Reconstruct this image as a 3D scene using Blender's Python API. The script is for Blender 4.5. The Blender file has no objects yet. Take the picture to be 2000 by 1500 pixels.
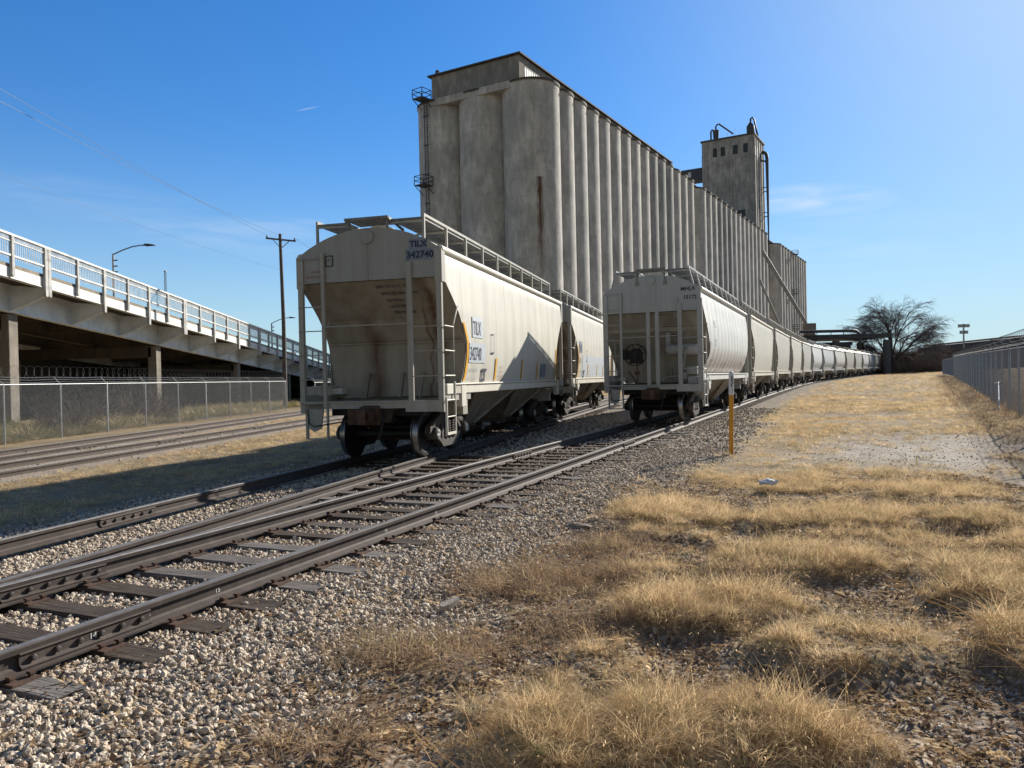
import bpy, bmesh, math, random
import numpy as np
from mathutils import Vector, Matrix
R = math.radians
rnd = random.Random(7)
rng = np.random.default_rng(11)
SC = bpy.context.scene
COL = SC.collection
# ------------------------------------------------------------------ camera
CZ = 1.62
cam = bpy.data.objects.new("camera", bpy.data.cameras.new("camera")); COL.objects.link(cam)
cam.data.sensor_width = 36; cam.data.lens = 27.04
cam.data.clip_start = 0.05; cam.data.clip_end = 8000
pt, rl = 0.0060, R(1.3)
fwv = Vector((0, math.cos(pt), -math.sin(pt))); r0 = Vector((1, 0, 0)); u0 = r0.cross(fwv)
rt = r0*math.cos(rl) - u0*math.sin(rl); upv = r0*math.sin(rl) + u0*math.cos(rl)
cam.matrix_world = Matrix(((rt.x, upv.x, -fwv.x, 0), (rt.y, upv.y, -fwv.y, 0), (rt.z, upv.z, -fwv.z, CZ), (0, 0, 0, 1)))
SC.camera = cam
# ------------------------------------------------------------------ sky, sun, exposure
SUN_AZ, SUN_EL = 43.0, 26.0
W = bpy.data.worlds.new("World"); SC.world = W; W.use_nodes = True
nt = W.node_tree; nt.nodes.clear()
o = nt.nodes.new('ShaderNodeOutputWorld'); bg = nt.nodes.new('ShaderNodeBackground')
sky = nt.nodes.new('ShaderNodeTexSky'); sky.sky_type = 'NISHITA'; sky.sun_disc = False
sky.sun_elevation = R(SUN_EL); sky.sun_rotation = R(SUN_AZ); sky.air_density = 1.0; sky.dust_density = 0.0; sky.ozone_density = 1.6
bg.inputs[1].default_value = 0.083
tc = nt.nodes.new('ShaderNodeTexCoord')
# thin cirrus wisps, laid in the direction of the sky
def wisp(dx, dy, dz, sx, sz, amt, seed):
    "a soft patch of cirrus round a direction (x/y, z/y)"
    sep = nt.nodes.new('ShaderNodeSeparateXYZ'); nt.links.new(tc.outputs['Generated'], sep.inputs[0])
    def m(op, a, b=None, c=None):
        n = nt.nodes.new('ShaderNodeMath'); n.operation = op
        for i, v in enumerate((a, b, c)):
            if v is None: continue
            if isinstance(v, (int, float)): n.inputs[i].default_value = v
            else: nt.links.new(v, n.inputs[i])
        return n.outputs[0]
    az = m('ARCTAN2', sep.outputs[0], sep.outputs[1]); el = m('ARCSINE', sep.outputs[2])
    u = m('DIVIDE', m('SUBTRACT', az, dx), sx); v = m('DIVIDE', m('SUBTRACT', el, dz), sz)
    v = m('ADD', v, m('MULTIPLY', u, dy))
    d = m('ADD', m('MULTIPLY', u, u), m('MULTIPLY', v, v))
    f = m('MAXIMUM', m('SUBTRACT', 1.0, d), 0.0)
    cmb = nt.nodes.new('ShaderNodeCombineXYZ')
    nt.links.new(m('MULTIPLY', az, 6.0), cmb.inputs[0]); nt.links.new(m('MULTIPLY', el, 40.0), cmb.inputs[1]); cmb.inputs[2].default_value = seed
    nz = nt.nodes.new('ShaderNodeTexNoise'); nz.inputs['Scale'].default_value = 1.6; nz.inputs['Detail'].default_value = 6; nz.inputs['Distortion'].default_value = 0.6
    nt.links.new(cmb.outputs[0], nz.inputs['Vector'])
    g = m('MAXIMUM', m('MULTIPLY', m('SUBTRACT', nz.outputs[0], 0.36), 3.0), 0.0)
    return m('MULTIPLY', m('MULTIPLY', f, g), amt)
ws = [wisp(0.375, 0.3, 0.205, 0.10, 0.022, 0.55, 1.0), wisp(-0.30, 0.2, 0.185, 0.20, 0.035, 0.22, 4.0), wisp(0.42, 0.0, 0.145, 0.16, 0.05, 0.18, 9.0), wisp(-0.5, 0.3, 0.21, 0.16, 0.03, 0.10, 12.0), wisp(-0.2515, -3.74, 0.333, 0.017, 0.0011, 0.9, 21.0)]
acc = ws[0]
for w_ in ws[1:]:
    n = nt.nodes.new('ShaderNodeMath'); n.operation = 'ADD'; nt.links.new(acc, n.inputs[0]); nt.links.new(w_, n.inputs[1]); acc = n.outputs[0]
n = nt.nodes.new('ShaderNodeMath'); n.operation = 'MINIMUM'; nt.links.new(acc, n.inputs[0]); n.inputs[1].default_value = 0.7; acc = n.outputs[0]
mx = nt.nodes.new('ShaderNodeMixRGB'); nt.links.new(acc, mx.inputs[0]); 
hs = nt.nodes.new('ShaderNodeHueSaturation'); hs.inputs['Saturation'].default_value = 1.36; hs.inputs['Value'].default_value = 1.0; nt.links.new(sky.outputs[0], hs.inputs['Color'])
tn = nt.nodes.new('ShaderNodeMixRGB'); tn.blend_type = 'MULTIPLY'; tn.inputs[0].default_value = 1; tn.inputs[2].default_value = (0.82, 0.97, 1.20, 1); nt.links.new(hs.outputs[0], tn.inputs[1])
bw = nt.nodes.new('ShaderNodeRGBToBW'); nt.links.new(tn.outputs[0], bw.inputs[0])      # soft shoulder so the horizon does not burn out
def wm(op, a, b):
    q = nt.nodes.new('ShaderNodeMath'); q.operation = op
    for i, v in enumerate((a, b)):
        if isinstance(v, (int, float)): q.inputs[i].default_value = v
        else: nt.links.new(v, q.inputs[i])
    return q.outputs[0]
fac = wm('DIVIDE', 1.27, wm('ADD', 1.0, wm('MULTIPLY', bw.outputs[0], 0.10)))
cbf = nt.nodes.new('ShaderNodeCombineXYZ'); [nt.links.new(fac, cbf.inputs[i]) for i in range(3)]
sh_ = nt.nodes.new('ShaderNodeVectorMath'); sh_.operation = 'MULTIPLY'; nt.links.new(tn.outputs[0], sh_.inputs[0]); nt.links.new(cbf.outputs[0], sh_.inputs[1])
# unseen sky behind the camera, added dimmer and greyer for neutral fill light
rear_fill = nt.nodes.new('ShaderNodeHueSaturation'); rear_fill.inputs['Saturation'].default_value = 0.88; rear_fill.inputs['Value'].default_value = 0.60; nt.links.new(sky.outputs[0], rear_fill.inputs['Color'])
sy = nt.nodes.new('ShaderNodeSeparateXYZ'); nt.links.new(tc.outputs['Generated'], sy.inputs[0])
mr = nt.nodes.new('ShaderNodeMapRange'); mr.interpolation_type = 'SMOOTHSTEP'; mr.inputs['From Min'].default_value = 0.35; mr.inputs['From Max'].default_value = -0.25; nt.links.new(sy.outputs[1], mr.inputs['Value'])
rear = nt.nodes.new('ShaderNodeMixRGB'); nt.links.new(mr.outputs[0], rear.inputs[0]); nt.links.new(sh_.outputs[0], rear.inputs[1]); nt.links.new(rear_fill.outputs[0], rear.inputs[2])
# pale low haze near the horizon and the bright aureole round the sun
def mixc(f, a, col):
    q = nt.nodes.new('ShaderNodeMixRGB'); nt.links.new(f, q.inputs[0]); nt.links.new(a, q.inputs[1]); q.inputs[2].default_value = col; return q.outputs[0]
he = wm('MAXIMUM', wm('SUBTRACT', 1.0, wm('DIVIDE', wm('MAXIMUM', sy.outputs[2], 0.0), 0.34)), 0.0)
fr_ = wm('SUBTRACT', 1.0, mr.outputs[0])
c1_ = mixc(wm('MULTIPLY', wm('MULTIPLY', wm('POWER', he, 2.2), 0.80), fr_), rear.outputs[0], (4.3, 6.1, 7.3, 1))
dn = nt.nodes.new('ShaderNodeVectorMath'); dn.operation = 'DOT_PRODUCT'; nt.links.new(tc.outputs['Generated'], dn.inputs[0]); dn.inputs[1].default_value = (math.sin(R(SUN_AZ))*math.cos(R(SUN_EL)), math.cos(R(SUN_AZ))*math.cos(R(SUN_EL)), math.sin(R(SUN_EL)))
au = wm('MULTIPLY', wm('POWER', wm('MAXIMUM', dn.outputs['Value'], 0.0), 13.0), 0.75)
c2_ = mixc(au, c1_, (5.2, 6.6, 7.8, 1))
nt.links.new(c2_, mx.inputs[1]); mx.inputs[2].default_value = (6.0, 6.8, 7.6, 1)
nt.links.new(mx.outputs[0], bg.inputs[0]); nt.links.new(bg.outputs[0], o.inputs[0])
sd = bpy.data.lights.new("sun", 'SUN'); sd.energy = 5.0; sd.angle = R(0.53); sd.color = (1.0, 0.945, 0.84)
sun = bpy.data.objects.new("sun", sd); COL.objects.link(sun)
sdir = Vector((math.sin(R(SUN_AZ))*math.cos(R(SUN_EL)), math.cos(R(SUN_AZ))*math.cos(R(SUN_EL)), math.sin(R(SUN_EL))))
sun.rotation_euler = sdir.to_track_quat('Z', 'Y').to_euler()
SC.view_settings.view_transform = 'Standard'; SC.view_settings.look = 'None'; SC.view_settings.exposure = 0.60; SC.view_settings.gamma = 1.0
SC.cycles.max_bounces = 5; SC.cycles.diffuse_bounces = 2; SC.cycles.transparent_max_bounces = 16
# ------------------------------------------------------------------ helpers
def tag(o, label=None, cat=None, group=None, kind=None):
    if label: o['label'] = label
    if cat: o['category'] = cat
    if group: o['group'] = group
    if kind: o['kind'] = kind
    return o
def empty(name, loc=(0, 0, 0), rz=0.0, label=None, cat=None, group=None):
    e = bpy.data.objects.new(name, None); e.empty_display_size = .2; COL.objects.link(e)
    e.location = loc; e.rotation_euler = (0, 0, rz)
    return tag(e, label, cat, group)
def kids(o): return [c for c in bpy.data.objects if c.parent == o]
def copy_tree(src, parent=None, _idx=None):
    if _idx is None:
        _idx = {}
        for q in bpy.data.objects:
            if q.parent: _idx.setdefault(q.parent.name, []).append(q)
    c = src.copy(); COL.objects.link(c); c.parent = parent
    for ch in _idx.get(src.name, []): copy_tree(ch, c, _idx)
    return c
class MB:
    def __init__(s): s.v = []; s.f = []
    def add(s, vs, fs):
        b = len(s.v); s.v += [tuple(p) for p in vs]; s.f += [tuple(i+b for i in f) for f in fs]; return s
    def box(s, x0, x1, y0, y1, z0, z1):
        return s.add([(x0,y0,z0),(x1,y0,z0),(x1,y1,z0),(x0,y1,z0),(x0,y0,z1),(x1,y0,z1),(x1,y1,z1),(x0,y1,z1)],
                     [(0,3,2,1),(4,5,6,7),(0,1,5,4),(1,2,6,5),(2,3,7,6),(3,0,4,7)])
    def bar(s, p, q, w, h=None, up=(0, 0, 1)):
        "square bar from p to q"
        h = h or w; p = Vector(p); q = Vector(q); d = (q-p).normalized(); u = Vector(up)
        if abs(d.dot(u)) > .97: u = Vector((0, 1, 0))
        a = d.cross(u).normalized()*w/2; b = d.cross(a).normalized()*h/2
        vs = [p-a-b, p+a-b, p+a+b, p-a+b, q-a-b, q+a-b, q+a+b, q-a+b]
        return s.add(vs, [(0,1,2,3),(7,6,5,4),(0,4,5,1),(1,5,6,2),(2,6,7,3),(3,7,4,0)])
    def tube(s, pts, r, n=6, cap=True, r2=None):
        pts = [Vector(p) for p in pts]; m = len(pts); ref = None; vs = []; fs = []
        for i, p in enumerate(pts):
            d = (pts[min(i+1, m-1)] - pts[max(i-1, 0)]).normalized()
            if ref is None: ref = Vector((0, 0, 1)) if abs(d.z) < .9 else Vector((1, 0, 0))
            a = d.cross(ref).normalized(); b = d.cross(a).normalized(); ref = -b if False else ref
            rr = r if r2 is None else r + (r2-r)*i/(m-1)
            for k in range(n):
                t = 2*math.pi*k/n; vs.append(p + a*math.cos(t)*rr + b*math.sin(t)*rr)
        for i in range(m-1):
            for k in range(n):
                k2 = (k+1) % n; fs.append((i*n+k, i*n+k2, (i+1)*n+k2, (i+1)*n+k))
        if cap: fs += [tuple(range(n))[::-1], tuple((m-1)*n+k for k in range(n))]
        return s.add(vs, fs)
    def lathe(s, prof, c=(0, 0, 0), axis='x', n=24):
        "prof: (axial, radius) pairs"
        vs = []; fs = []; m = len(prof)
        for (a, r) in prof:
            for k in range(n):
                t = 2*math.pi*k/n; cc, ss = math.cos(t)*r, math.sin(t)*r
                q = {'x': (a, cc, ss), 'y': (cc, a, ss), 'z': (cc, ss, a)}[axis]
                vs.append((q[0]+c[0], q[1]+c[1], q[2]+c[2]))
        for i in range(m-1):
            for k in range(n):
                k2 = (k+1) % n; fs.append((i*n+k, i*n+k2, (i+1)*n+k2, (i+1)*n+k))
        fs += [tuple(range(n))[::-1], tuple((m-1)*n+k for k in range(n))]
        return s.add(vs, fs)
    def prism(s, poly, a0, a1, axis='y'):
        "poly of 2-D points swept along axis; (x,z) for y, (y,z) for x, (x,y) for z"
        n = len(poly)
        def P(u, v, a): return {'y': (u, a, v), 'x': (a, u, v), 'z': (u, v, a)}[axis]
        vs = [P(u, v, a0) for u, v in poly] + [P(u, v, a1) for u, v in poly]
        fs = [tuple(range(n)), tuple(range(2*n-1, n-1, -1))] + [(i, i+n, (i+1) % n+n, (i+1) % n) for i in range(n)]
        return s.add(vs, fs)
    def grid(s, P, close=False):
        "P: rows of points"
        m, n = len(P), len(P[0]); vs = [p for row in P for p in row]
        return s.add(vs, [(i*n+j, i*n+j+1, (i+1)*n+j+1, (i+1)*n+j) for i in range(m-1) for j in range(n-1)])
    def build(s, name, mat, parent=None, smooth=None, bevel=None, fix=True):
        me = bpy.data.meshes.new(name); me.from_pydata(s.v, [], s.f)
        if fix:
            bm = bmesh.new(); bm.from_mesh(me); bmesh.ops.recalc_face_normals(bm, faces=bm.faces); bm.to_mesh(me); bm.free()
        if mat: me.materials.append(mat)
        if smooth is not None:
            me.polygons.foreach_set('use_smooth', [True]*len(me.polygons))
            try: me.set_sharp_from_angle(angle=R(smooth))
            except Exception: pass
        ob = bpy.data.objects.new(name, me); COL.objects.link(ob)
        if parent: ob.parent = parent
        if bevel:
            md = ob.modifiers.new('bevel', 'BEVEL'); md.width = bevel; md.segments = 2; md.limit_method = 'ANGLE'
        return ob
G = 0.0122                                      # the yard rises gently to the right
def gz(x): return G*max(-60, min(x, 170))
# value noise for layout
_T = np.random.default_rng(5).random((256, 256))
def vnoise(x, y, s):
    x = np.asarray(x)/s+1000; y = np.asarray(y)/s+1000; xi = np.floor(x).astype(int); yi = np.floor(y).astype(int); fx = x-xi; fy = y-yi
    fx = fx*fx*(3-2*fx); fy = fy*fy*(3-2*fy); a = _T[xi % 256, yi % 256]; b = _T[(xi+1) % 256, yi % 256]; c = _T[xi % 256, (yi+1) % 256]; d = _T[(xi+1) % 256, (yi+1) % 256]
    return (a*(1-fx)+b*fx)*(1-fy)+(c*(1-fx)+d*fx)*fy
def fbm(x, y, s): return (vnoise(x, y, s)+.5*vnoise(x+37, y+11, s/2.1)+.25*vnoise(x-9, y+71, s/4.3))/1.75
# ------------------------------------------------------------------ materials
class NT:
    def __init__(s, name):
        s.m = bpy.data.materials.new(name); s.m.use_nodes = True; s.t = s.m.node_tree; s.t.nodes.clear()
        s.out = s.n('ShaderNodeOutputMaterial'); s.b = s.n('ShaderNodeBsdfPrincipled'); s.l(s.b.outputs[0], s.out.inputs[0])
        s.tc = s.n('ShaderNodeTexCoord')
    def n(s, t, **k):
        q = s.t.nodes.new(t)
        for a, b in k.items(): setattr(q, a, b)
        return q
    def l(s, a, b): s.t.links.new(a, b)
    def vec(s, scale=(1, 1, 1), src='Object', loc=(0, 0, 0)):
        q = s.n('ShaderNodeMapping'); q.inputs['Scale'].default_value = scale; q.inputs['Location'].default_value = loc
        s.l(s.tc.outputs[src], q.inputs[0]); return q.outputs[0]
    def noise(s, scale, detail=4, vec=None, rough=.55, dist=0):
        q = s.n('ShaderNodeTexNoise'); q.inputs['Scale'].default_value = scale; q.inputs['Detail'].default_value = detail
        q.inputs['Roughness'].default_value = rough; q.inputs['Distortion'].default_value = dist
        s.l(vec if vec is not None else s.tc.outputs['Object'], q.inputs['Vector']); return q.outputs['Fac']
    def ramp(s, f, stops, interp='LINEAR'):
        q = s.n('ShaderNodeValToRGB'); e = q.color_ramp.elements; q.color_ramp.interpolation = interp
        while len(e) > 1: e.remove(e[0])
        for i, (p, c) in enumerate(stops):
            c = c if isinstance(c, tuple) else (c, c, c)
            if i == 0: e[0].position = p; e[0].color = (*c, 1)
            else: k = e.new(p); k.color = (*c, 1)
        s.l(f, q.inputs[0]); return q.outputs[0]
    def mix(s, f, a, b, mode='MIX'):
        q = s.n('ShaderNodeMixRGB'); q.blend_type = mode
        for i, v in enumerate((f, a, b)):
            if isinstance(v, (int, float)): q.inputs[i].default_value = v if i == 0 else (v, v, v, 1)
            elif isinstance(v, tuple): q.inputs[i].default_value = (*v[:3], 1)
            else: s.l(v, q.inputs[i])
        return q.outputs[0]
    def math(s, op, a, b=0.0, clamp=False):
        q = s.n('ShaderNodeMath'); q.operation = op; q.use_clamp = clamp
        for i, v in enumerate((a, b)):
            if isinstance(v, (int, float)): q.inputs[i].default_value = v
            else: s.l(v, q.inputs[i])
        return q.outputs[0]
    def sep(s, v):
        q = s.n('ShaderNodeSeparateXYZ'); s.l(v, q.inputs[0]); return q.outputs
    def bump(s, h, strength=.3, dist=.02):
        q = s.n('ShaderNodeBump'); q.inputs['Strength'].default_value = strength; q.inputs['Distance'].default_value = dist
        s.l(h, q.inputs['Height']); s.l(q.outputs[0], s.b.inputs['Normal'])
    def fin(s, col, rough=.6, metal=0.0, spec=.5):
        if isinstance(col, tuple): s.b.inputs['Base Color'].default_value = (*col, 1)
        else: s.l(col, s.b.inputs['Base Color'])
        if isinstance(rough, (int, float)): s.b.inputs['Roughness'].default_value = rough
        else: s.l(rough, s.b.inputs['Roughness'])
        s.b.inputs['Metallic'].default_value = metal
        s.b.inputs['Specular IOR Level'].default_value = spec
        return s.m
def simple(name, c, rough=.6, metal=0., var=.18, sc=6., bump=0.0, spec=.4):
    t = NT(name); f = t.noise(sc, 5)
    lo = tuple(x*(1-var) for x in c); hi = tuple(min(1, x*(1+var)) for x in c)
    col = t.ramp(f, [(.3, lo), (.7, hi)])
    if bump: t.bump(t.noise(sc*6, 4), bump, .01)
    return t.fin(col, rough, metal, spec)
def paint(name, c, streak=.25, dirt=(0.20, 0.16, 0.12), low=None, seam=True):
    "weathered car paint: faint vertical streaks, grime, weld-seam tint; low = (z0,z1,colour,amount) band of road dirt"
    t = NT(name)
    v = t.vec((2.2, 2.2, .12)); a = t.noise(3.0, 6, v, .6)
    b = t.noise(1.1, 5)
    f = t.ramp(a, [(.42, 0.0), (.74, 1.0)])
    col = t.mix(t.math('MULTIPLY', f, streak), c, dirt)
    col = t.mix(t.math('MULTIPLY', t.ramp(b, [(.45, 0.), (.8, 1.)]), streak*.5), col, tuple(x*.7 for x in c))
    fine = t.ramp(t.noise(28, 3, t.vec((1, 1, .5))), [(.66, 0.), (.78, 1.)])
    col = t.mix(t.math('MULTIPLY', fine, .25), col, (0.16, 0.08, 0.04))
    if seam:
        sp = t.sep(t.tc.outputs['Object']); w = t.math('FRACT', t.math('DIVIDE', t.math('ADD', sp[1], 40.), .82))
        ln = t.ramp(w, [(0.0, 1.0), (.022, .0), (.978, 0.0), (1.0, 1.0)])
        col = t.mix(t.math('MULTIPLY', ln, .42), col, tuple(x*.5 for x in dirt))
        wide = t.ramp(w, [(0.0, .0), (.5, 1.0), (1.0, .0)])
        col = t.mix(t.math('MULTIPLY', wide, .10), col, tuple(x*.75 for x in c))
    if low:
        z0, z1, lc, am = low; sp = t.sep(t.tc.outputs['Object'])
        k = t.math('DIVIDE', t.math('SUBTRACT', z1, t.math('ADD', sp[2], t.math('MULTIPLY', t.math('SUBTRACT', a, .5), .9))), z1-z0, True)
        col = t.mix(t.math('MULTIPLY', k, am), col, lc)
    t.bump(t.noise(2.2, 3), .12, .02)
    return t.fin(col, t.ramp(b, [(.2, .42), (.8, .68)]), 0, .35)
M = {}
M['cream'] = paint('cream_paint', (0.60, 0.58, 0.505), .22, low=(1.3, 2.1, (0.38, 0.33, 0.265), .45))
M['cream2'] = paint('buff_paint', (0.56, 0.53, 0.45), .26)
M['white'] = paint('white_paint', (0.62, 0.62, 0.60), .15, low=(1.35, 2.3, (0.33, 0.23, 0.17), .75))
M['white2'] = paint('pale_grey_paint', (0.60, 0.60, 0.58), .30, (0.16, 0.15, 0.15), low=(1.3, 2.6, (0.24, 0.22, 0.2), .7))
M['endgrey'] = paint('end_paint_shaded_grey', (0.315, 0.31, 0.29), .35, seam=False)  # grey end paint toned down to carry the shade on the end
M['endwhite'] = paint('end_paint_shaded_white', (0.37, 0.375, 0.375), .25, seam=False)  # darker than the white sides: shade of the end put into the colour
M['roofp'] = paint('roof_paint', (0.56, 0.55, 0.50), .3, seam=False)
M['steelp'] = paint('painted_steel', (0.37, 0.355, 0.315), .45, seam=False)
def slope_mat(name, base, dirt, rust=True):
    t = NT(name); sp = t.sep(t.tc.outputs['Object'])
    a = t.noise(2.0, 6, t.vec((2., 2., .35))); col = t.mix(t.ramp(a, [(.3, 0.), (.75, 1.)]), base, dirt)
    if rust:
        wob = t.math('MULTIPLY', t.math('SUBTRACT', t.noise(1.6, 3, t.vec((.3, .3, 1.))), .5), .45)
        for x0, wdt, ztop in ((-.42, .26, 3.1), (.98, .17, 3.9), (.80, .05, 3.4)):
            dx = t.math('ABSOLUTE', t.math('SUBTRACT', t.math('ADD', sp[0], wob), x0))
            k = t.math('SUBTRACT', 1., t.math('DIVIDE', dx, wdt), True)
            kz = t.math('DIVIDE', t.math('SUBTRACT', ztop, sp[2]), .7, True)
            k = t.math('MULTIPLY', t.math('MULTIPLY', k, kz), t.ramp(t.noise(5, 4, t.vec((2, 2, .3))), [(.2, .45), (.7, 1.)]))
            col = t.mix(t.math('MULTIPLY', k, .95, True), col, (0.075, 0.022, 0.010))
    t.bump(t.noise(5, 4), .15, .01)
    return t.fin(col, .62, 0, .3)
M['slope'] = slope_mat('slope_sheet_dirt', (0.33, 0.295, 0.24), (0.22, 0.185, 0.14))
M['slope2'] = slope_mat('slope_sheet_dirt_pale', (0.34, 0.315, 0.27), (0.23, 0.205, 0.165), False)
M['hop'] = slope_mat('hopper_sheet', (0.30, 0.27, 0.22), (0.15, 0.12, 0.09), False)
M['rust'] = simple('rusty_iron', (0.085, 0.05, 0.035), .8, .15, .4, 8, .3)
M['black'] = simple('grimy_black_iron', (0.014, 0.012, 0.011), .65, .1, .35, 9, .2)
M['frame'] = simple('dusty_cast_steel', (0.065, 0.055, 0.048), .75, .1, .4, 9, .3)
M['tread'] = simple('polished_tread', (0.26, 0.26, 0.27), .32, .95, .2, 4)
M['railtop'] = simple('worn_rail_head', (0.19, 0.18, 0.17), .68, .3, .25, 14)
M['galv'] = simple('galvanised_steel', (0.33, 0.34, 0.34), .5, .4, .15, 10)
M['grate'] = simple('grating_steel', (0.20, 0.20, 0.19), .6, .4, .3, 12)
M['capw'] = simple('bearing_cap', (0.5, 0.5, 0.47), .5, .1, .3, 12)
M['navy'] = simple('navy_lettering', (0.02, 0.028, 0.06), .6, 0, .2, 20)
M['faded'] = simple('faded_lettering', (0.36, 0.38, 0.42), .6, 0, .2, 20)
M['patch'] = simple('grey_patch_paint', (0.19, 0.22, 0.27), .6, 0, .1, 8)
M['patch2'] = simple('pale_patch_paint', (0.47, 0.51, 0.55), .6, 0, .1, 8)
M['red'] = simple('faded_red_lettering', (0.33, 0.12, 0.11), .6, 0, .2, 20)
M['yel'] = simple('reflector_yellow', (0.82, 0.42, 0.03), .4, 0, .12, 9)
M['postyel'] = simple('marker_post_yellow', (0.62, 0.28, 0.025), .5, 0, .15, 9)
M['postwht'] = simple('marker_cap_white', (0.62, 0.62, 0.64), .5, 0, .08, 9)
M['brwhite'] = simple('bridge_white_paint', (0.66, 0.655, 0.63), .55, 0, .22, 2.2)
M['postgrey'] = simple('weathered_rail_post', (0.42, 0.41, 0.39), .7, 0, .3, 2.5, .2)
M['girder'] = simple('girder_grey_paint', (0.80, 0.82, 0.83), .6, 0, .2, .8, .1)
M['chalk'] = simple('chalk', (0.7, 0.7, 0.68), .9)
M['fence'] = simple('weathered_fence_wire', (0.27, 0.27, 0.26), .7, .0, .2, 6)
M['fencelit'] = simple('sunlit_mesh_wire', (0.52, 0.53, 0.52), .6, .0, .2, 6)  # paler wire for the left mesh, sunlight put into the colour
M['darkcoil'] = simple('dark_razor_wire', (0.13, 0.135, 0.14), .6, .1, .2, 6)
M['wire'] = simple('dark_wire', (0.06, 0.065, 0.08), .5, .4)
M['pole'] = simple('weathered_pole_wood', (0.10, 0.085, 0.075), .85, 0, .3, 4, .4)
M['glass'] = simple('dusty_pane', (0.03, 0.035, 0.04), .5, 0, .3, 2)
def rail_mat():
    t = NT('rail_steel'); a = t.noise(9, 5); b = t.noise(1.2, 3)
    col = t.ramp(a, [(.3, (0.038, 0.026, 0.022)), (.6, (0.068, 0.047, 0.038)), (.8, (0.125, 0.088, 0.07))])
    col = t.mix(t.math('MULTIPLY', b, .5), col, (0.07, 0.06, 0.055)); t.bump(t.noise(40, 3), .2, .004)
    return t.fin(col, .72, .15, .4)
M['rail'] = rail_mat()
def tie_mat():
    t = NT('weathered_tie'); oi = t.n('ShaderNodeObjectInfo')
    v = t.vec((1.0, 14., 14.)); a = t.noise(3.5, 7, v, .65, .6)
    dark = t.ramp(a, [(.3, (0.018, 0.013, 0.010)), (.55, (0.085, 0.062, 0.045)), (.8, (0.16, 0.125, 0.10))])
    pale = t.ramp(a, [(.3, (0.05, 0.042, 0.036)), (.55, (0.20, 0.175, 0.155)), (.8, (0.33, 0.30, 0.27))])
    col = t.mix(t.ramp(oi.outputs['Random'], [(.5, 0.), (.9, 1.)]), dark, pale)
    t.bump(a, .9, .012); return t.fin(col, .85, 0, .25)
M['tie'] = tie_mat()
def concrete(name, c, dark, stain=.6, band=True, rustspot=None, sc=1.0):
    t = NT(name); a = t.noise(.22*sc, 8, None, .62, .3); b = t.noise(.9*sc, 7, t.vec((1.3, 1.3, .42)), .65, .5); e = t.noise(3.2*sc, 5)
    col = t.ramp(a, [(.32, dark), (.5, tuple((x+y)/2 for x, y in zip(c, dark))), (.68, c)])
    col = t.mix(t.math('MULTIPLY', t.ramp(b, [(.35, 1.), (.6, 0.)]), stain), col, tuple(x*.62 for x in dark))
    col = t.mix(t.math('MULTIPLY', t.ramp(b, [(.58, 0.), (.8, 1.)]), .45), col, tuple(min(1, x*1.35) for x in c))
    col = t.mix(t.math('MULTIPLY', t.ramp(e, [(.4, 0.), (.75, 1.)]), .25), col, dark)
    if band:
        sp = t.sep(t.tc.outputs['Object']); wz = t.math('FRACT', t.math('DIVIDE', t.math('ADD', sp[2], t.math('MULTIPLY', a, .4)), 1.25))
        ln = t.ramp(wz, [(0., 1.), (.06, 0.), (.94, 0.), (1., 1.)])
        col = t.mix(t.math('MULTIPLY', t.math('MULTIPLY', ln, t.ramp(e, [(.4, 0.), (.7, 1.)])), .5), col, tuple(x*.5 for x in dark))
    if rustspot:
        sp = t.sep(t.tc.outputs['Object']); (x0, y0, zt, zb, w) = rustspot
        dx = t.math('SUBTRACT', sp[0], x0); dy = t.math('SUBTRACT', sp[1], y0)
        d = t.math('SQRT', t.math('ADD', t.math('MULTIPLY', dx, dx), t.math('MULTIPLY', dy, dy)))
        d = t.math('ADD', d, t.math('MULTIPLY', t.math('SUBTRACT', t.noise(2.2, 6, t.vec((2, 2, .35))), .5), .9))
        k = t.math('SUBTRACT', 1., t.math('DIVIDE', d, w), True)
        kz = t.math('MULTIPLY', t.math('LESS_THAN', sp[2], zt), t.math('DIVIDE', t.math('SUBTRACT', sp[2], zb), (zt-zb)*.6, True))
        col = t.mix(t.math('MULTIPLY', t.math('MULTIPLY', k, kz), 1.05, True), col, (0.09, 0.040, 0.018))
    t.bump(e, .25, .03); return t.fin(col, .9, 0, .2)
M['conc'] = concrete('silo_concrete', (0.64, 0.61, 0.56), (0.38, 0.365, 0.34), .6)
M['concg'] = concrete('gallery_concrete', (0.38, 0.35, 0.31), (0.22, 0.205, 0.185), .6, False)
M['conct'] = concrete('tower_concrete', (0.56, 0.53, 0.49), (0.29, 0.28, 0.265), .7, sc=.8)
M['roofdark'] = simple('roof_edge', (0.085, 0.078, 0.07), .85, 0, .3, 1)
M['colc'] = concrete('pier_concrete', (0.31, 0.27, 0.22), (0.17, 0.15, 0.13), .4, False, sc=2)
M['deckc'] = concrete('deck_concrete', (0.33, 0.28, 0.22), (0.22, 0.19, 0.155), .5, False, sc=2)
M['soffit'] = concrete('shade_toned_soffit', (0.13, 0.11, 0.09), (0.08, 0.07, 0.06), .5, False, sc=2)  # deck concrete darkened: the shade under the overpass is put into the colour
M['darksteel'] = simple('dark_painted_steel', (0.07, 0.075, 0.085), .6, .2, .3, 2)
M['bark'] = simple('grey_bark', (0.075, 0.062, 0.055), .9, 0, .3, 3, .3)
M['twig'] = simple('thin_twigs', (0.15, 0.13, 0.125), .9, 0, .3, 1)
M['brush'] = simple('dry_brush', (0.13, 0.10, 0.085), .95, 0, .4, .7)
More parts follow.
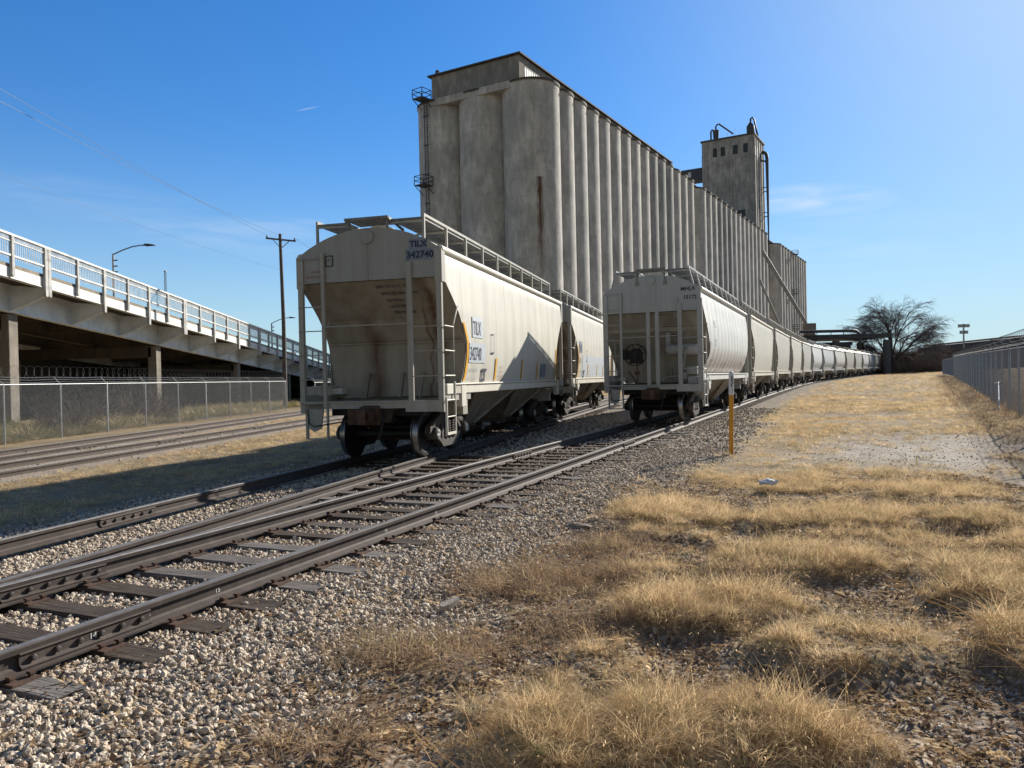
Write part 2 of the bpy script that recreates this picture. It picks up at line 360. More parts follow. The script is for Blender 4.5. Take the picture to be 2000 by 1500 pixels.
def leaf(name, c1, c2, trans=.45):
    t = NT(name); oi = t.n('ShaderNodeObjectInfo'); rr = oi.outputs['Random']
    big = t.noise(.35, 3, t.n('ShaderNodeNewGeometry').outputs['Position'])
    col = t.ramp(rr, [(0., c1), (.45, tuple(.6*a+.4*b for a, b in zip(c1, c2))), (.75, c2), (.92, tuple(x*.55 for x in c2)), (1., tuple(min(1, x*1.15) for x in c1))]); col = t.mix(t.math('MULTIPLY', t.ramp(big, [(.35, 0.), (.65, 1.)]), .45), col, c2)
    d = t.n('ShaderNodeBsdfDiffuse'); tr = t.n('ShaderNodeBsdfTranslucent'); mxs = t.n('ShaderNodeMixShader')
    t.l(col, d.inputs[0]); t.l(col, tr.inputs[0]); mxs.inputs[0].default_value = trans
    t.l(d.outputs[0], mxs.inputs[1]); t.l(tr.outputs[0], mxs.inputs[2]); t.l(mxs.outputs[0], t.out.inputs[0]); return t.m
M['grass'] = leaf('dry_grass_blades', (0.90, 0.70, 0.43), (0.62, 0.44, 0.24), .52)
M['grassd'] = leaf('olive_grass_blades', (0.36, 0.31, 0.16), (0.27, 0.24, 0.12))
M['weed'] = leaf('red_brown_weed', (0.34, 0.20, 0.13), (0.50, 0.38, 0.25), .3)
M['green'] = leaf('green_weed', (0.16, 0.18, 0.07), (0.28, 0.24, 0.12), .4)
M['litter'] = leaf('dead_leaf_litter', (0.34, 0.22, 0.12), (0.17, 0.10, 0.06), .15)
def stone_mat():
    t = NT('limestone_ballast'); oi = t.n('ShaderNodeObjectInfo')
    c = t.ramp(oi.outputs['Random'], [(0., (0.20, 0.15, 0.11)), (.12, (0.42, 0.33, 0.25)), (.4, (0.67, 0.54, 0.405)), (.75, (0.79, 0.67, 0.52)), (.93, (0.84, 0.75, 0.62)), (1., (0.50, 0.33, 0.22))])
    c = t.mix(t.math('MULTIPLY', t.noise(2.2, 4), .35), c, (0.33, 0.26, 0.19)); gp = t.n('ShaderNodeNewGeometry').outputs['Position']
    c = t.mix(t.math('MULTIPLY', t.ramp(t.noise(1.1, 6, gp), [(.42, 0.), (.66, 1.)]), .40), c, (0.27, 0.20, 0.14)); t.bump(t.noise(3, 4), .4, .2)
    return t.fin(c, .9, 0, .2)
M['stone'] = stone_mat()
# ------------------------------------------------------------------ lettering
def text_geo(s, size, bold=.0, align='LEFT'):
    cu = bpy.data.curves.new('t', 'FONT'); cu.body = s; cu.size = size; cu.offset = bold; cu.align_x = align; cu.resolution_u = 3
    ob = bpy.data.objects.new('t', cu); COL.objects.link(ob); dg = bpy.context.evaluated_depsgraph_get()
    me = bpy.data.meshes.new_from_object(ob.evaluated_get(dg)); bpy.data.objects.remove(ob)
    v = [(p.co.x, p.co.y) for p in me.vertices]; f = [tuple(p.vertices) for p in me.polygons]; bpy.data.meshes.remove(me); return v, f
def letter(lines, fn, mat, parent, name='lettering', bold=.0, squeeze=1.0):
    "lines: (text, u, v, size); fn maps (u,v) to a point on the surface"
    mb = MB()
    for (s, u, v, size) in lines:
        vs, fs = text_geo(s, size, bold); mb.add([fn(u+a*squeeze, v+b) for a, b in vs], fs)
    return mb.build(name, mat, parent, fix=False)
# ------------------------------------------------------------------ tracks: centre lines
def smooth(t): t = max(0., min(1., t)); return t*t*(3-2*t)
def march(x, y, hd, n, ds=.25):
    "hd: heading in degrees at arc length; returns list of (x, y, heading)"
    out = []; s = 0.
    for i in range(n):
        h = hd(s); out.append((x, y, R(h))); x += math.sin(R(h))*ds; y += math.cos(R(h))*ds; s += ds
    return out
MP = march(.43*(-4)-5.68, -4, lambda s: 23.27+1.0*smooth((s-38)/40)+5.3*smooth((s-78)/50), 860)
TP = march(.2625*(-2)-6.50, -2, lambda s: 14.7, 260)
L1 = march(-14.55+.045*8, 8, lambda s: 2.58, 300)
L2 = march(-12.86+.115*8, 8, lambda s: 6.55, 260)
def at(P, s):
    i = max(0, min(len(P)-2, int(s/.25))); f = s/.25-i; a, b = P[i], P[i+1]
    return (a[0]+(b[0]-a[0])*f, a[1]+(b[1]-a[1])*f, a[2])
def s_of_y(P, y):
    for i in range(len(P)-1):
        if P[i+1][1] >= y: return (i+(y-P[i][1])/(P[i+1][1]-P[i][1]))*.25
    return (len(P)-1)*.25
def lat(P, s, g, z):
    x, y, h = at(P, s); return (x+math.cos(h)*g, y-math.sin(h)*g, gz(x)+z)
# ------------------------------------------------------------------ ground
def seg_dist(P, X, Y, step=8):
    "signed-free distance from a centre line"
    A = np.array([(p[0], p[1]) for p in P[::step]]); d = np.full(X.shape, 1e9)
    for (ax, ay), (bx, by) in zip(A[:-1], A[1:]):
        vx, vy = bx-ax, by-ay; t = np.clip(((X-ax)*vx+(Y-ay)*vy)/(vx*vx+vy*vy), 0, 1); d = np.minimum(d, np.hypot(X-ax-t*vx, Y-ay-t*vy))
    return d
MOUNDS = [(0.67, 3.45, 0.86, 0.35, 1.15), (1.34, 5.34, 0.65, 0.43, 0.95), (1.88, 4.52, 0.48, 0.38, 0.80), (2.39, 6.51, 0.82, 0.45, 0.90), (1.88, 9.12, 0.80, 0.86, 0.90), (3.55, 8.39, 1.20, 0.53, 0.85), (4.11, 11.33, 1.04, 0.75, 0.80), (5.56, 10.32, 0.80, 0.83, 0.80), (4.75, 8.15, 0.62, 0.54, 0.80), (3.62, 5.54, 0.55, 0.79, 1.00), (3.05, 4.19, 0.35, 0.59, 1.10), (1.02, 8.68, 0.20, 0.30, 0.60), (5.99, 12.60, 0.70, 0.59, 0.70), (1.99, 5.39, 0.26, 0.22, 0.60), (-0.14, 3.84, 0.16, 0.17, 0.50), (6.90, 8.59, 0.90, 1.19, 0.80), (5.10, 6.59, 1.00, 0.59, 0.90), (2.75, 3.20, 0.30, 0.20, 0.90)]
def masks(X, Y):
    "grass cover, gravel cover, red weed cover (0..1) over the yard"
    X = np.asarray(X, float); Y = np.asarray(Y, float)
    dM = seg_dist(MP, X, Y); dT = seg_dist(TP, X, Y); d1 = seg_dist(L1, X, Y); d2 = seg_dist(L2, X, Y); dl = np.minimum(d1, d2); dt = np.minimum(dM, dT)
    n1 = fbm(X, Y, 1.3); n2 = fbm(X+50, Y+20, .5); n3 = fbm(X, Y, 6.)
    side = X-(.43*Y-5.68)                     # right of the near track
    right = side > 0
    shoulder = np.where(Y < 14, 2.5+.6*(n1-.5)*2, np.where(Y < 24, 3.0, 2.3+.4*n3))
    gravel = np.clip((shoulder-dt)/.7+.5, 0, 1)*(right) + np.clip((2.25-dt)/.5+.5, 0, 1)*(~right)
    gravel = np.maximum(gravel, ((~right) & (X > TP[0][0]+.2625*(Y+2)-.2)).astype(float)*np.where(Y < 30, 1., 0.))
    gravel = np.where(dl < 2.4, 0., gravel)
    # bare caliche patch on the right
    pe = ((X-8.3-(Y-15.5)*.22)/3.1)**2+((Y-15.6)/3.5)**2; bare = np.clip(1.1-pe+1.3*(n2-.5)+1.6*(n1-.5), 0, 1)
    pe2 = ((X-7.2)/.9)**2+((Y-9.3)/1.2)**2; bare = np.maximum(bare, np.clip(1.2-pe2+.6*(n2-.5), 0, 1)*.8)
    bare = np.maximum(bare, np.clip((2.0-dl)/.5, 0, 1)*.75)
    far = np.clip((Y-11.3)/1.5, 0, 1)*right*np.clip((dt-shoulder)/.8+.3, 0, 1)
    grass = far*np.clip(.50+1.7*(n1-.45)+1.2*(n3-.5), 0, 1)
    near = np.zeros_like(X)
    for (cx, cy, rx, ry, a) in MOUNDS:
        q = ((X-cx)/rx)**2+((Y-cy)/ry)**2; near = np.maximum(near, np.clip(1.5-q*.92+.9*(n2-.5), 0, 1)*a)
    grass = np.maximum(grass, near)
    grass = np.maximum(grass, np.clip((n2-.47)*4, 0, .55)*right*(dt > 2.9)*(.4+.6*(X > .25*Y-.9))*np.clip((12-Y)/4, 0, 1))
    grass = grass*(1-np.clip(bare*1.5, 0, 1)); grass = np.maximum(grass, far*np.clip((n2-.60)*6, 0, .8))
    lg = ((~right) & (X < .2625*Y-6.5)).astype(float)*np.clip((dT-2.1)/.6, 0, 1)*np.clip((dl-1.35)/.4, 0, 1)*np.clip(.8+.8*(n1-.5), 0, 1)
    grass = np.maximum(grass, lg)
    weed = np.zeros_like(X)
    for (cx, cy, rx, ry) in ((.25, 6.3, .95, .55), (1.0, 7.5, .6, .4), (-.55, 4.75, .75, .35), (.35, 5.1, .45, .3), (-.9, 3.6, .4, .2), (1.8, 5.9, .3, .25)):
        q = ((X-cx)/rx)**2+((Y-cy)/ry)**2; weed = np.maximum(weed, np.clip(1.2-q+.8*(n2-.5), 0, 1))
    # brush along the right fence
    fd = np.abs((X-20.5)-(Y-31.5)*.545)/1.14
    weed = np.maximum(weed, np.clip((2.6-fd)/1.5, 0, 1)*(Y > 12)*right)
    return grass, gravel, weed, bare
def height(X, Y):
    X = np.asarray(X, float); Y = np.asarray(Y, float)
    dM = seg_dist(MP, X, Y); dT = seg_dist(TP, X, Y); dl = np.minimum(seg_dist(L1, X, Y), seg_dist(L2, X, Y)); d = np.minimum(np.minimum(dM, dT), dl)
    g, gr, w, b = masks(X, Y)
    h = G*np.clip(X, -60, 170)-.036-.07*np.clip((d-1.7)/2.2, 0, 1)+np.where(dl < 2.2, .03, 0)
    flat = np.clip((d-1.5)/1.0, 0, 1)
    h = h+g*.10*flat*np.clip((11-Y)/3, 0, 1)+flat*(.05*(fbm(X, Y, 2.3)-.5)+.16*(fbm(X, Y, 9.)-.5)*np.clip((Y-9)/10, 0, 1)+.16*(fbm(X+9, Y, 3.4)-.5)*np.clip((Y-12)/12, 0, 1)*(X > .43*Y-2))+g*.045*flat
    return h
def axis(lo, hi, c, fine, grow):
    a = [c]; s = fine
    while a[-1] < hi: a.append(a[-1]+s); s *= grow
    b = [c]; s = fine
    while b[-1] > lo: b.append(b[-1]-s); s *= grow
    return np.array(sorted(set(b+a)))
gx = axis(-900, 1500, 1.0, .07, 1.022); gy = axis(-60, 3000, 5.0, .07, 1.022)
GX, GY = np.meshgrid(gx, gy); GH = height(GX, GY)
def grid_mesh(name, GX, GY, GH):
    ny, nx = GX.shape; co = np.stack([GX, GY, GH], -1).reshape(-1, 3).astype(np.float32)
    i = np.arange(ny-1)[:, None]*nx+np.arange(nx-1)[None, :]; q = np.stack([i, i+1, i+nx+1, i+nx], -1).reshape(-1, 4).astype(np.int32)
    me = bpy.data.meshes.new(name); me.vertices.add(len(co)); me.vertices.foreach_set('co', co.ravel()); me.loops.add(q.size); me.loops.foreach_set('vertex_index', q.ravel())
    me.polygons.add(len(q)); me.polygons.foreach_set('loop_start', np.arange(len(q), dtype=np.int32)*4); me.polygons.foreach_set('use_smooth', np.ones(len(q), bool)); me.update(calc_edges=True); return me
gme = grid_mesh('ground', GX, GY, GH)
mg, mr_, mw, mb_ = masks(GX, GY)
ca = gme.color_attributes.new('cover', 'FLOAT_COLOR', 'POINT')
ca.data.foreach_set('color', np.stack([mg, mr_, mw, mb_], -1).reshape(-1).astype(np.float32))
def ground_mat():
    t = NT('yard_ground'); at_ = t.n('ShaderNodeVertexColor'); at_.layer_name = 'cover'; sp = t.n('ShaderNodeSeparateColor'); t.l(at_.outputs[0], sp.inputs[0])
    pos = t.tc.outputs['Object']
    vo = t.n('ShaderNodeTexVoronoi'); vo.inputs['Scale'].default_value = 17; t.l(pos, vo.inputs['Vector'])
    vo2 = t.n('ShaderNodeTexVoronoi'); vo2.inputs['Scale'].default_value = 38; t.l(pos, vo2.inputs['Vector'])
    bw = t.n('ShaderNodeSeparateColor'); t.l(vo.outputs['Color'], bw.inputs[0]); bw2 = t.n('ShaderNodeSeparateColor'); t.l(vo2.outputs['Color'], bw2.inputs[0])
    st = t.ramp(bw.outputs[0], [(0., (0.13, 0.10, 0.075)), (.4, (0.30, 0.24, 0.18)), (.8, (0.52, 0.44, 0.34)), (1., (0.66, 0.58, 0.47))])
    st = t.mix(t.ramp(vo.outputs['Distance'], [(.45, 0.), (.8, 1.)]), st, (0.07, 0.055, 0.045))
    dirt = t.ramp(t.noise(9, 6), [(.3, (0.14, 0.10, 0.068)), (.7, (0.33, 0.245, 0.17))])
    peb = t.ramp(bw2.outputs[0], [(.5, (0.13, 0.095, 0.065)), (.8, (0.36, 0.29, 0.22)), (1., (0.56, 0.48, 0.38))])
    base = t.mix(.6, dirt, peb)
    col = t.mix(sp.outputs[1], base, st)
    bare = t.ramp(t.noise(2.2, 6), [(.35, (0.36, 0.30, 0.235)), (.65, (0.60, 0.53, 0.44))])
    bare = t.mix(.45, bare, peb)
    col = t.mix(t.math('MULTIPLY', at_.outputs[1], 1.0, True), col, bare)
    blade = t.noise(14, 6, t.vec((1, .35, 1))); big = t.noise(.5, 5); mid = t.noise(2.6, 5)
    gr = t.ramp(blade, [(.3, (0.11, 0.078, 0.045)), (.55, (0.25, 0.18, 0.10)), (.8, (0.42, 0.31, 0.18))])
    gr = t.mix(t.math('MULTIPLY', t.ramp(mid, [(.4, 1.), (.62, 0.)]), .45), gr, (0.30, 0.23, 0.13))
    gr = t.mix(t.math('MULTIPLY', t.ramp(big, [(.4, 0.), (.6, 1.)]), .35), gr, (0.54, 0.42, 0.25))
    col = t.mix(t.math('MULTIPLY', sp.outputs[0], .92, True), col, gr)
    wd = t.ramp(t.noise(11, 6), [(.3, (0.07, 0.045, 0.035)), (.7, (0.24, 0.16, 0.11))])
    col = t.mix(t.math('MULTIPLY', sp.outputs[2], .7, True), col, wd)
    h = t.math('ADD', t.math('MULTIPLY', t.math('SUBTRACT', 1., vo.outputs['Distance']), t.math('ADD', .35, sp.outputs[1])), t.math('MULTIPLY', blade, sp.outputs[0]))
    t.bump(h, .9, .05); return t.fin(col, .95, 0, .15)
gme.materials.append(ground_mat())
ground = bpy.data.objects.new('ground', gme); COL.objects.link(ground); tag(ground, kind='structure')
# ------------------------------------------------------------------ rails and ties
RAIL = [(-.07, .01), (.07, .01), (.07, .022), (.022, .045), (.010, .06), (.010, .12), (.034, .132), (.036, .162), (.028, .17), (-.028, .17), (-.036, .162), (-.034, .132), (-.010, .12), (-.010, .06), (-.022, .045), (-.07, .022)]
def rail(P, s0, s1, g, parent, step=.5):
    n = max(2, int((s1-s0)/step)); rows = []
    for i in range(n+1):
        s = s0+(s1-s0)*i/n; x, y, h = at(P, s); c, q = math.cos(h), math.sin(h); z0 = gz(x)
        rows.append([(x+c*(g+a), y-q*(g+a), z0+b) for a, b in RAIL]+[(x+c*(g+RAIL[0][0]), y-q*(g+RAIL[0][0]), z0+RAIL[0][1])])
    mb = MB(); mb.grid(rows); mb.add([rows[0][i] for i in range(16)], [tuple(range(16))]); mb.add([rows[-1][i] for i in range(16)], [tuple(range(16))])
    ob = mb.build('rail', M['rail'], parent); ob.data.materials.append(M['railtop'])
    for p in ob.data.polygons:
        if len(p.vertices) == 4:
            zs = [ob.data.vertices[v].co.z-gz(ob.data.vertices[v].co.x) for v in p.vertices]
            if min(zs) > .158: p.material_index = 1
    return ob
def tie_mesh(seed, L=2.6):
    r = random.Random(seed); mb = MB(); n = 9; rows = []
    w = .115; 
    for i in range(n+1):
        x = -L/2+L*i/n; j = lambda a: r.uniform(-a, a)
        ex = .02 if i in (0, n) else 0
        rows.append([(x+j(ex), -w+j(.006), -.17), (x+j(ex), -w+j(.006), -.015+j(.004)), (x+j(ex), -w*.9, 0+j(.005)), (x+j(ex), -.02+j(.03), 0+j(.005)), (x+j(ex), w*.9, 0+j(.005)), (x+j(ex), w+j(.006), -.015), (x+j(ex), w+j(.006), -.17), (x, -w, -.17)])
    rows = [[p for p in row] for row in rows]
    for row in rows: row[-1] = row[0]
    mb.grid(rows); mb.add(rows[0][:7], [tuple(range(7))]); mb.add(rows[-1][:7], [tuple(range(7))])
    return mb
def plate_mesh():
    mb = MB(); mb.box(-.17, .17, -.09, .09, .0, .014)
    for a, b in ((-.095, .05), (.095, -.05), (-.12, -.055), (.12, .06)):
        mb.box(a-.013, a+.013, b-.013, b+.013, .01, .034); mb.box(a-.016, a+.03*(1 if a < 0 else -1)*.9, b-.016, b+.016, .03, .045) if False else mb.box(a-.02, a+.02, b-.018, b+.018, .03, .044)
    return mb
tie_protos = []; 
def make_ties(P, ys, root, plates_to, tiers, off=0., long_to=None):
    "one tie object per tie; the first of each shape is built, the rest copied"
    global plate0
    x0 = None; s = s_of_y(P, ys[0]); s1 = s_of_y(P, ys[1]); k = 0
    while s < s1:
        x, y, h = at(P, s); pr = tiers[k % len(tiers)]
        lng = long_to is not None and y < long_to
        t = pr.copy(); COL.objects.link(t); t.parent = root
        ext = 0.
        if lng: ext = max(0., .1675*y-.82)+.15
        sc = (2.6+ext)/2.6; sh = -ext/2
        t.scale = (sc, rnd.uniform(.92, 1.06), 1); a = rnd.uniform(-.012, .012)
        t.location = (x+math.cos(h)*sh+rnd.uniform(-.04, .04)*math.cos(h), y-math.sin(h)*sh, gz(x)+rnd.uniform(-.006, .004)+off); t.rotation_euler = (0, 0, -h+a)
        if y < plates_to:
            for g in (-.755, .755):
                p = plate0.copy(); COL.objects.link(p); p.parent = t; p.location = ((g-sh)/sc, 0, .0); p.scale = (1/sc, 1, 1)
        s += .56+rnd.uniform(-.03, .03); k += 1
def joint(P, s, g, side, parent, n=6):
    "bolted joint bar on the web of a rail; side +1 = right face"
    x, y, h = at(P, s); e = empty('joint_bar_frame', (0, 0, 0))
    bpy.data.objects.remove(e)
    mb = MB(); L = .46
    prof = [(.012, .05), (.05, .035), (.052, .045), (.03, .062), (.028, .108), (.040, .122), (.036, .133), (.012, .128)]
    mb.prism([(side*a, b) for a, b in prof], -L, L, 'y')
    jb = mb.build('joint_bar', M['rail'], parent); jb.location = (x+math.cos(h)*g, y-math.sin(h)*g, gz(x)); jb.rotation_euler = (0, 0, -h)
    for i in range(n):
        yy = -L+.08+i*(2*L-.16)/(n-1); b = MB(); b.lathe([(0, .02), (.02*side, .02), (.026*side, .012)], (side*.028, yy, .085), 'x', 8)
        b.build('bolt', M['frame'], jb)
    return jb
for i in range(4): tie_protos.append(tie_mesh(30+i).build('tie', M['tie'], None))
plate0 = plate_mesh().build('tie_plate', M['rust'], None)
def track(name, label, P, y0, y1, ties, plates_to, off=0., long_to=None, rails_from=None):
    rf = rails_from or (y0, y0)
    e = empty(name, (0, 0, 0), 0, label, 'railroad track')
    for g, f in zip((-.755, .755), rf): rail(P, s_of_y(P, f), s_of_y(P, y1), g, e)
    make_ties(P, ties, e, plates_to, tie_protos, off, long_to); return e
tM = track('railroad_track', 'nearest rusty track running under the right-hand train and curving away to the right', MP, -1.5, 190, (1.2, 41), 21, 0., 15.5)
mb = MB()
s = s_of_y(MP, 41.5)
while s < s_of_y(MP, 150):
    x, y, h = at(MP, s); d = Vector((math.cos(h), -math.sin(h), 0)); f = Vector((math.sin(h), math.cos(h), 0)); c = Vector((x, y, gz(x)-.08))
    mb.bar(c-d*1.3, c+d*1.3, .23, .16); s += .56
tag(mb.build('distant_tie', M['tie'], tM), kind='stuff')
tT = track('railroad_track', 'second track with rusty rails running under the left-hand train from the switch', TP, 1, 58, (15.2, 44), 27, -.009, None, (3., 4.6))
tL1 = track('railroad_track', 'rusty track closest to the left chain-link fence', L1, 8.5, 80, (11, 62), 0, -.040)
tL2 = track('railroad_track', 'rusty left-hand track next to the shaded grass strip', L2, 8.5, 70, (11, 58), 0, -.044)
tL1.location.z = tL2.location.z = -.045
# frog casting where the two inner rails meet
fr = MB(); a = at(MP, s_of_y(MP, 5.2)); 
def xm(y): return .43*y-5.68-.822
def xt(y): return .2625*y-6.50+.78
for y0 in np.arange(4.6, 6.0, .2):
    y1 = y0+.2; v = [(min(xm(y0), xt(y0))-.03, y0), (max(xm(y0), xt(y0))+.03, y0), (max(xm(y1), xt(y1))+.03, y1), (min(xm(y1), xt(y1))-.03, y1)]
    z = gz(-4)+.150 if y0 < 5.7 else gz(-4)+.135
    fr.prism([(p[0], p[1]) for p in v], gz(-4)+.02, z, 'z')
fr.build('frog', M['railtop'], tT)
for yy, g, sd_ in ((5.2, .755, 1), (6.0, -.755, 1), (17.6, .755, 1), (15.2, -.755, 1)): joint(MP, s_of_y(MP, yy), g, sd_, tM)
joint(TP, s_of_y(TP, 9.3), -.755, 1, tT)
for P, e, ys in ((L1, tL1, ((23, .755), (29.5, .755), (33, -.755))), (L2, tL2, ((24, -.755), (30.5, -.755), (36, .755)))):
    for yy, g in ys: joint(P, s_of_y(P, yy), g, 1, e, 4)
for t_, yy in (('14', 5.22), ('15', 5.62), ('15', 6.22), ('16', 8.4), ('15', 9.4)):
    x, y, h = at(MP, s_of_y(MP, yy)); c, q = math.cos(h), math.sin(h); ww = .0115 if t_ != '14' else .032
    letter([(t_, -.03, 0, .055)], lambda u, v: (x+c*(.755+ww)+q*u, y-q*(.755+ww)+c*u, gz(x)+.068+v), M['chalk'], tM, 'chalk_mark')
for p in tie_protos+[plate0]: bpy.data.objects.remove(p)
# ------------------------------------------------------------------ covered hopper cars
CL = 11.6
PROF = {'A': [(4.03, 1.42, .06), (3.85, 1.465, .06), (3.5, 1.485, .08), (3.15, 1.50, .50), (2.8, 1.512, .90), (2.33, 1.51, 1.22), (2.0, 1.49, 1.24), (1.65, 1.455, 1.18), (1.42, 1.42, 1.08)],
        'B': [(4.05, 1.40, .02), (3.8, 1.45, .06), (3.4, 1.50, .20), (2.95, 1.55, .46), (2.5, 1.565, .78), (2.2, 1.545, 1.02), (1.9, 1.46, 1.02), (1.65, 1.34, .82), (1.42, 1.20, .52)]}
def prof_at(kind, z):
    P = PROF[kind]
    for (z0, x0, y0), (z1, x1, y1) in zip(P[:-1], P[1:]):
        if z <= z0 and z >= z1: f = (z0-z)/(z0-z1); return x0+(x1-x0)*f, y0+(y1-y0)*f
    return P[-1][1:] if z < P[-1][0] else P[0][1:]
def fine_prof(kind, n=4):
    P = PROF[kind]; out = []
    for i in range(len(P)-1):
        p0 = P[max(i-1, 0)]; p1 = P[i]; p2 = P[i+1]; p3 = P[min(i+2, len(P)-1)]
        for k in range(n):
            t = k/n
            out.append(tuple(.5*((2*b)+(-a+c)*t+(2*a-5*b+4*c-d)*t*t+(-a+3*b-3*c+d)*t**3) for a, b, c, d in zip(p0, p1, p2, p3)))
    out.append(P[-1]); return out
def arc_roof(n=14, w=1.43, z0=4.06, z1=4.52):
    h = z1-z0; rr = (w*w+h*h)/(2*h); a = math.asin(w/rr)
    return [(rr*math.sin(-a+2*a*i/n), z1-rr+rr*math.cos(-a+2*a*i/n)) for i in range(n+1)]
def make_truck(root, yc, detail):
    def wheel(x, y, s):
        mb = MB(); mb.lathe([(-.068, .30), (-.068, .485), (-.058, .505), (-.040, .507), (-.028, .475), (.068, .452), (.072, .44), (.072, .37), (.045, .34), (.02, .22), (.05, .12), (.09, .10), (.09, .02)] if True else [], (0, 0, 0), 'x', 32)
        for i, v in enumerate(mb.v): mb.v[i] = (v[0]*s, v[1], v[2])
        w = mb.build('wheel', M['black'], truck, 30); w.location = (x, y, .46); w.data.materials.append(M['tread'])
        for p in w.data.polygons:
            c = p.center; rr = math.hypot(c.y, c.z)
            if rr > .44 and abs(p.normal.x) < .6 and len(p.vertices) == 4: p.material_index = 1
        return w
    truck = empty('truck'); truck.parent = root; truck.location = (0, yc, 0)
    if detail:
        for y in (-.89, .89):
            for s in (-1, 1): wheel(.745*s, y, s)
            MB().lathe([(-1.05, .075), (-.68, .085), (0, .08), (.68, .085), (1.05, .075)], (0, y, .46), 'x', 12).build('axle', M['black'], truck, 30)
    else:
        for y in (-.89, .89):
            for s in (-1, 1):
                w = MB().lathe([(-.065, .48), (-.03, .46), (.06, .45), (.06, .36), (.03, .1)] if s > 0 else [(.065, .48), (.03, .46), (-.06, .45), (-.06, .36), (-.03, .1)], (.745*s, y, .46), 'x', 20).build('wheel', M['black'], truck, 30)
    for s in (-1, 1):
        f = MB(); x0, x1 = s*.93-.06, s*.93+.06
        f.prism([(-1.14, .46), (-1.10, .60), (-.95, .66), (-.45, .86), (.45, .86), (.95, .66), (1.10, .60), (1.14, .46), (1.02, .50), (.92, .56), (.40, .72), (-.40, .72), (-.92, .56), (-1.02, .50)], x0, x1, 'x')
        f.prism([(-.82, .40), (-.48, .22), (-.38, .14), (.38, .14), (.48, .22), (.82, .40), (.80, .50), (.44, .30), (-.44, .30), (-.80, .50)], x0, x1, 'x')
        for y in (-.40, .40): f.box(x0, x1, y-.06, y+.06, .26, .76)
        for y in (-.80, .80): f.bar((s*.93, y, .44), (s*.93, y*.6, .72), .10, .10)
        fr_ = f.build('side_frame', M['frame'], truck, bevel=.012 if detail else None)
        for y in (-.89, .89):
            MB().lathe([(s*.86, .13), (s*1.02, .13), (s*1.06, .115), (s*1.06, .02)], (0, y, .46), 'x', 16).build('bearing', M['frame'], truck, 30)
            if detail:
                c = MB().lathe([(s*1.06, .085), (s*1.085, .085), (s*1.085, .03)], (0, y, .46), 'x', 14)
                for k in range(3): t = k*2.09+.4; c.lathe([(s*1.08, .018), (s*1.105, .016)], (0, y+.05*math.cos(t), .46+.05*math.sin(t)), 'x', 6)
                c.build('bearing_cap', M['capw'], truck, 30)
        for k, y in enumerate((-.22, 0, .22)):
            sp = MB()
            if detail:
                pts = [(s*.93+.075*math.cos(t*.7), y+.075*math.sin(t*.7), .31+t*.0055) for t in range(0, 64)]; sp.tube(pts, .016, 5)
            else: sp.lathe([(.31, .08), (.62, .08)], (s*.93, y, 0), 'z', 8)
            sp.build('spring', M['frame'], truck)
    b = MB(); b.prism([(-.92, .60), (-.55, .50), (.55, .50), (.92, .60), (.92, .70), (.30, .78), (-.30, .78), (-.92, .70)], -.17, .17, 'y'); b.build('bolster', M['frame'], truck)
    if detail:
        br = MB(); br.tube([(-.62, -.42, .33), (.62, -.42, .33)], .04, 8); br.tube([(-.62, .42, .33), (.62, .42, .33)], .04, 8); br.bar((0, -.45, .33), (.25, .45, .62), .05, .08); br.tube([(-.25, -.45, .33), (.1, .1, .6)], .03)
        for s in (-1, 1):
            for y in (-.43, .43): br.box(s*.745-.05, s*.745+.05, y-.03, y+.03, .26, .46)
        br.build('brake_rigging', M['rust'], truck)
    return truck
